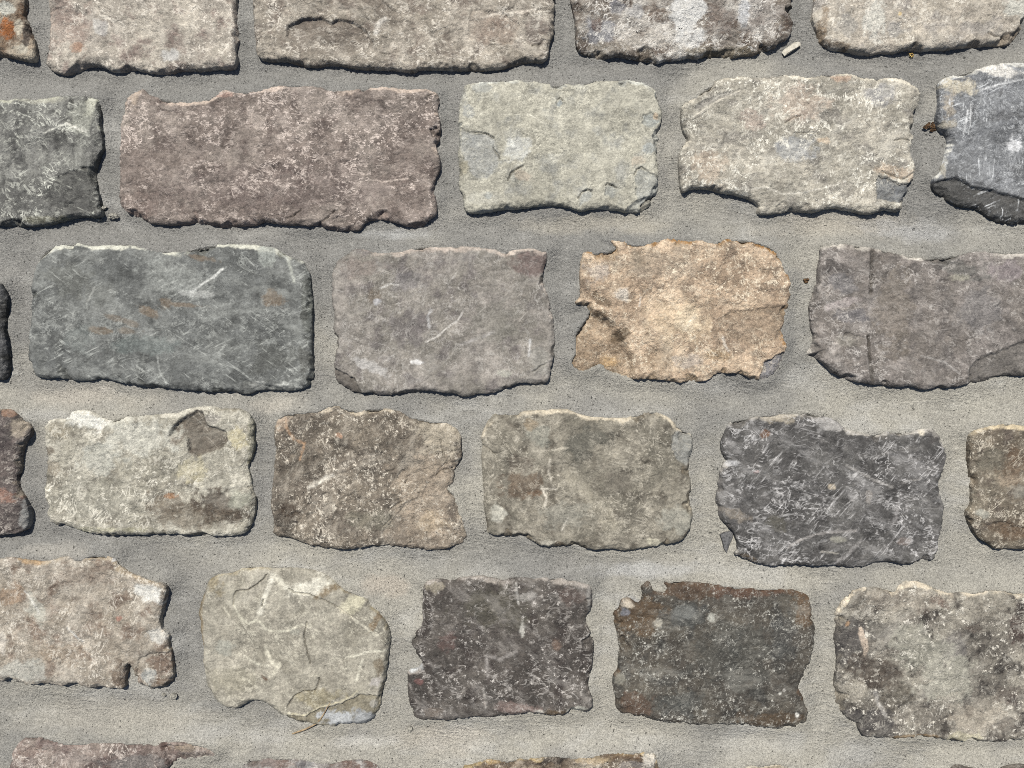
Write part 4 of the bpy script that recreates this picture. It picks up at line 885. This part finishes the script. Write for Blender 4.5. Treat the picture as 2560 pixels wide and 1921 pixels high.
def lump(bm, cx, cy, cz, rx, ry, rz, seed, rough=0.3, sub=2):
    r = bmesh.ops.create_icosphere(bm, subdivisions=sub, radius=1.0)
    rs = np.random.RandomState(seed)
    off = rs.rand(3) * 10
    for v in r['verts']:
        p = np.array(v.co)
        n = float(perlin(np.array([p[0] * 1.4 + off[0]]), np.array([p[1] * 1.4 + p[2] * 1.1 + off[1]]), seed)[0])
        n += 0.5 * float(perlin(np.array([p[0] * 3.1 + off[2]]), np.array([p[1] * 3 - p[2] * 2.6]), seed + 3)[0])
        s = 1 + rough * n
        v.co = (cx + p[0] * rx * s, cy + p[1] * ry * s, cz + p[2] * rz * s)

M_crumb = plain_material('crumb_grey', (172, 168, 155), (104, 102, 96), 500, 0.9, 0.0006)
M_soil = plain_material('dry_soil', (124, 88, 52), (58, 42, 28), 420, 0.9, 0.0006)
M_wood = plain_material('bleached_wood', (208, 202, 186), (176, 168, 150), 300, 0.75, 0.0003)
M_straw = plain_material('dry_straw', (188, 160, 118), (128, 100, 70), 260, 0.6, 0.0002)
M_husk = plain_material('golden_husk', (226, 190, 92), (190, 148, 60), 600, 0.6, 0.0002)
M_core = plain_material('dark_core', (70, 46, 24), (44, 30, 18), 600, 0.8, 0.0002)
M_shard = plain_material('dark_slate', (118, 118, 120), (80, 80, 83), 380, 0.8, 0.0007)

# bleached splinter of wood
def wood_splinter():
    pts = gnd([(1952, 136), (1956, 129), (1968, 121), (1980, 113), (1990, 110), (1997, 112), (1998, 119), (1988, 126), (1972, 136), (1958, 145)])
    cen = pts.mean(0)
    zb = max(surf(1960, 135), surf(1975, 125), surf(1992, 115)) + 0.0004
    bm = bmesh.new()
    rs = np.random.RandomState(3)
    lo = []; hi = []; mid = []
    for p in pts:
        q = p - cen
        bow = 0.0012 * (1 - (q[0] / 0.009) ** 2)
        lo.append(bm.verts.new((q[0], q[1], bow)))
        mid.append(bm.verts.new((q[0] * 1.02, q[1] * 1.02, 0.0011 + bow + rs.rand() * 0.0002)))
        hi.append(bm.verts.new((q[0] * 0.86, q[1] * 0.80, 0.0021 + bow + rs.rand() * 0.0003)))
    n = len(pts)
    for i in range(n):
        j = (i + 1) % n
        bm.faces.new((lo[i], lo[j], mid[j], mid[i]))
        bm.faces.new((mid[i], mid[j], hi[j], hi[i]))
    bm.faces.new(hi)
    bm.faces.new(lo[::-1])
    bmesh.ops.recalc_face_normals(bm, faces=bm.faces)
    o = mesh_obj('wood_splinter', bm, M_wood, (cen[0], cen[1], zb), False)
    tag(o, 'pale bleached wood splinter lying on the mortar near the top edge', 'splinter')
wood_splinter()

# bent dry twig over the edge of the rounded olive stone
def dry_twig():
    path = [(731, 1835), (748, 1829), (765, 1823), (779, 1816), (790, 1810), (799, 1801), (806, 1791), (812, 1781), (818, 1769), (822, 1763), (826, 1757)]
    zs = [surf(*p) for p in path]
    pts = []
    for k, p in enumerate(path):
        z = max(zs[max(0, k - 1):k + 2]) + 0.0010
        pts.append(z)
    for _ in range(3):
        pts = [max(zs[k] + 0.0007, (pts[max(0, k - 1)] + pts[k] * 2 + pts[min(len(pts) - 1, k + 1)]) / 4) for k in range(len(pts))]
    g = [np.array([*gnd(p, z), z]) for p, z in zip(path, pts)]
    base = g[0].copy()
    bm = bmesh.new()
    rings = []
    for k, p in enumerate(g):
        t = g[min(k + 1, len(g) - 1)] - g[max(k - 1, 0)]
        t /= np.linalg.norm(t)
        a = np.cross(t, (0, 0, 1)); a /= np.linalg.norm(a)
        b = np.cross(a, t)
        s = k / (len(g) - 1)
        r = 0.00095 * (1 - 0.55 * s) * (0.75 if k == 0 else 1)
        rings.append([bm.verts.new(p - base + r * (math.cos(q) * a + math.sin(q) * b)) for q in np.linspace(0, 2 * math.pi, 8, endpoint=False)])
    for r0, r1 in zip(rings[:-1], rings[1:]):
        for i in range(8):
            bm.faces.new((r0[i], r0[(i + 1) % 8], r1[(i + 1) % 8], r1[i]))
    bm.faces.new(rings[0][::-1]); bm.faces.new(rings[-1])
    bmesh.ops.recalc_face_normals(bm, faces=bm.faces)
    o = mesh_obj('dry_twig', bm, M_straw, base)
    tag(o, 'thin bent straw coloured twig lying over the rounded olive stone edge', 'twig')
dry_twig()

# crumbly brown clod
def soil_clod():
    c = gnd((2320, 320))
    z = surf(2320, 320)
    bm = bmesh.new()
    rs = np.random.RandomState(8)
    for k in range(46):
        a = rs.rand() * 6.283
        r = math.sqrt(rs.rand())
        x, y = 0.0066 * r * math.cos(a), 0.0048 * r * math.sin(a)
        s = 0.0005 + 0.0008 * rs.rand()
        lump(bm, x, y, 0.0003 + 0.0016 * (1 - r) + s * 0.3, s * 1.3, s, s * 0.85, 50 + k, 0.5, 1)
    o = mesh_obj('soil_clod', bm, M_soil, (c[0], c[1], z), False)
    tag(o, 'crumbly dark brown clod of soil in the joint beside the blue grey stone', 'soil')
soil_clod()

def seed_husk():
    c = gnd((2275, 141))
    z = surf(2275, 141) + 0.0007
    root = bpy.data.objects.new('seed_husk', None)
    root.location = (c[0], c[1], z)
    COL.objects.link(root)
    rs = np.random.RandomState(2)
    for k in range(7):
        a = k * 6.283 / 7 + rs.rand() * 0.3
        bm = bmesh.new()
        L = 0.0032 * (0.75 + 0.5 * rs.rand())
        w = 0.00062
        ca, sa = math.cos(a), math.sin(a)
        def P(u, v, zz):
            return bm.verts.new((u * ca - v * sa, u * sa + v * ca, zz))
        top = [P(0.0004, 0, 0.0008), P(L * 0.5, w, 0.0007), P(L, 0, 0.0002), P(L * 0.5, -w, 0.0007)]
        bot = [P(0.0004, 0, 0.0003), P(L * 0.5, w * 0.9, 0.0003), P(L * 0.96, 0, -0.0001), P(L * 0.5, -w * 0.9, 0.0003)]
        bm.faces.new(top)
        bm.faces.new(bot[::-1])
        for i in range(4):
            bm.faces.new((bot[i], bot[(i + 1) % 4], top[(i + 1) % 4], top[i]))
        bmesh.ops.recalc_face_normals(bm, faces=bm.faces)
        mesh_obj('petal', bm, M_husk, (0, 0, 0), True, root)
    bm = bmesh.new()
    lump(bm, 0, 0, 0.0006, 0.0011, 0.001, 0.0008, 5, 0.3, 2)
    mesh_obj('core', bm, M_core, (0, 0, 0), True, root)
    tag(root, 'tiny golden star shaped seed husk under the top right stone', 'seed')
seed_husk()

def brown_seed():
    c = gnd((2011, 704))
    z = surf(2011, 704)
    bm = bmesh.new()
    lump(bm, -0.0012, 0.0007, 0.0011, 0.0015, 0.0016, 0.0013, 21, 0.3, 2)
    lump(bm, 0.0011, 0.0012, 0.0012, 0.0017, 0.0014, 0.0014, 22, 0.3, 2)
    lump(bm, 0.0002, -0.0012, 0.0011, 0.0018, 0.0013, 0.0013, 23, 0.3, 2)
    o = mesh_obj('brown_seed', bm, M_soil, (c[0], c[1], z))
    tag(o, 'small round brown seed in the joint right of the tan stone', 'seed')
brown_seed()

def stone_shard():
    pts = gnd([(1801, 1338), (1812, 1331), (1830, 1327), (1832, 1342), (1824, 1360), (1816, 1382), (1810, 1372), (1807, 1356)], 0.004)
    cen = pts.mean(0)
    bm = bmesh.new()
    lo, hi = [], []
    for p in pts:
        q = p - cen
        lo.append(bm.verts.new((q[0] * 1.1, q[1] * 1.1, -0.004)))
        hi.append(bm.verts.new((q[0], q[1], 0.0025)))
    mid = bm.verts.new((0.0004, 0.002, 0.0046))
    mid2 = bm.verts.new((0.0008, -0.004, 0.0038))
    n = len(pts)
    for i in range(n):
        j = (i + 1) % n
        bm.faces.new((lo[i], lo[j], hi[j], hi[i]))
    for i, m in ((0, mid), (1, mid), (2, mid), (7, mid), (4, mid2), (5, mid2), (6, mid2)):
        bm.faces.new((hi[i], hi[(i + 1) % n], m))
    bm.faces.new((hi[3], hi[4], mid2)); bm.faces.new((hi[3], mid2, mid)); bm.faces.new((mid, mid2, hi[7]))
    bmesh.ops.recalc_face_normals(bm, faces=bm.faces)
    o = mesh_obj('stone_shard', bm, M_shard, (cen[0], cen[1], surf(1815, 1352)), False, pavement)
    o['label'] = 'dark pointed shard set in the mortar beside the charcoal stone'
stone_shard()

CRUMBS = [
    (266, 524, 9, 5, 'pale flat crumb in the joint at the purple stone left end'),
    (287, 543, 12, 8, 'largest grey crumb under the lower left corner of the purple stone'),
    (253, 552, 7, 4, 'small pale crumb below the dark grey stone corner'),
    (437, 1739, 9, 8, 'grey stone crumb beside the notched tan stone corner'),
    (412, 1735, 6, 4, 'small crumb under the notched tan stone corner'),
    (1027, 1820, 6, 6, 'small grey crumb below the dark purple stone left corner'),
]
for k, (px, py, rx, ry, lb) in enumerate(CRUMBS):
    g = gnd((px, py))
    bm = bmesh.new()
    lump(bm, 0, 0, ry * PX * 0.5, rx * PX, ry * PX, ry * PX * 0.8, 400 + k, 0.45, 3)
    o = mesh_obj('stone_crumb', bm, M_crumb, (g[0], g[1], surf(px, py)), False)
    tag(o, lb, 'crumb', 'crumbs lying in the joints')
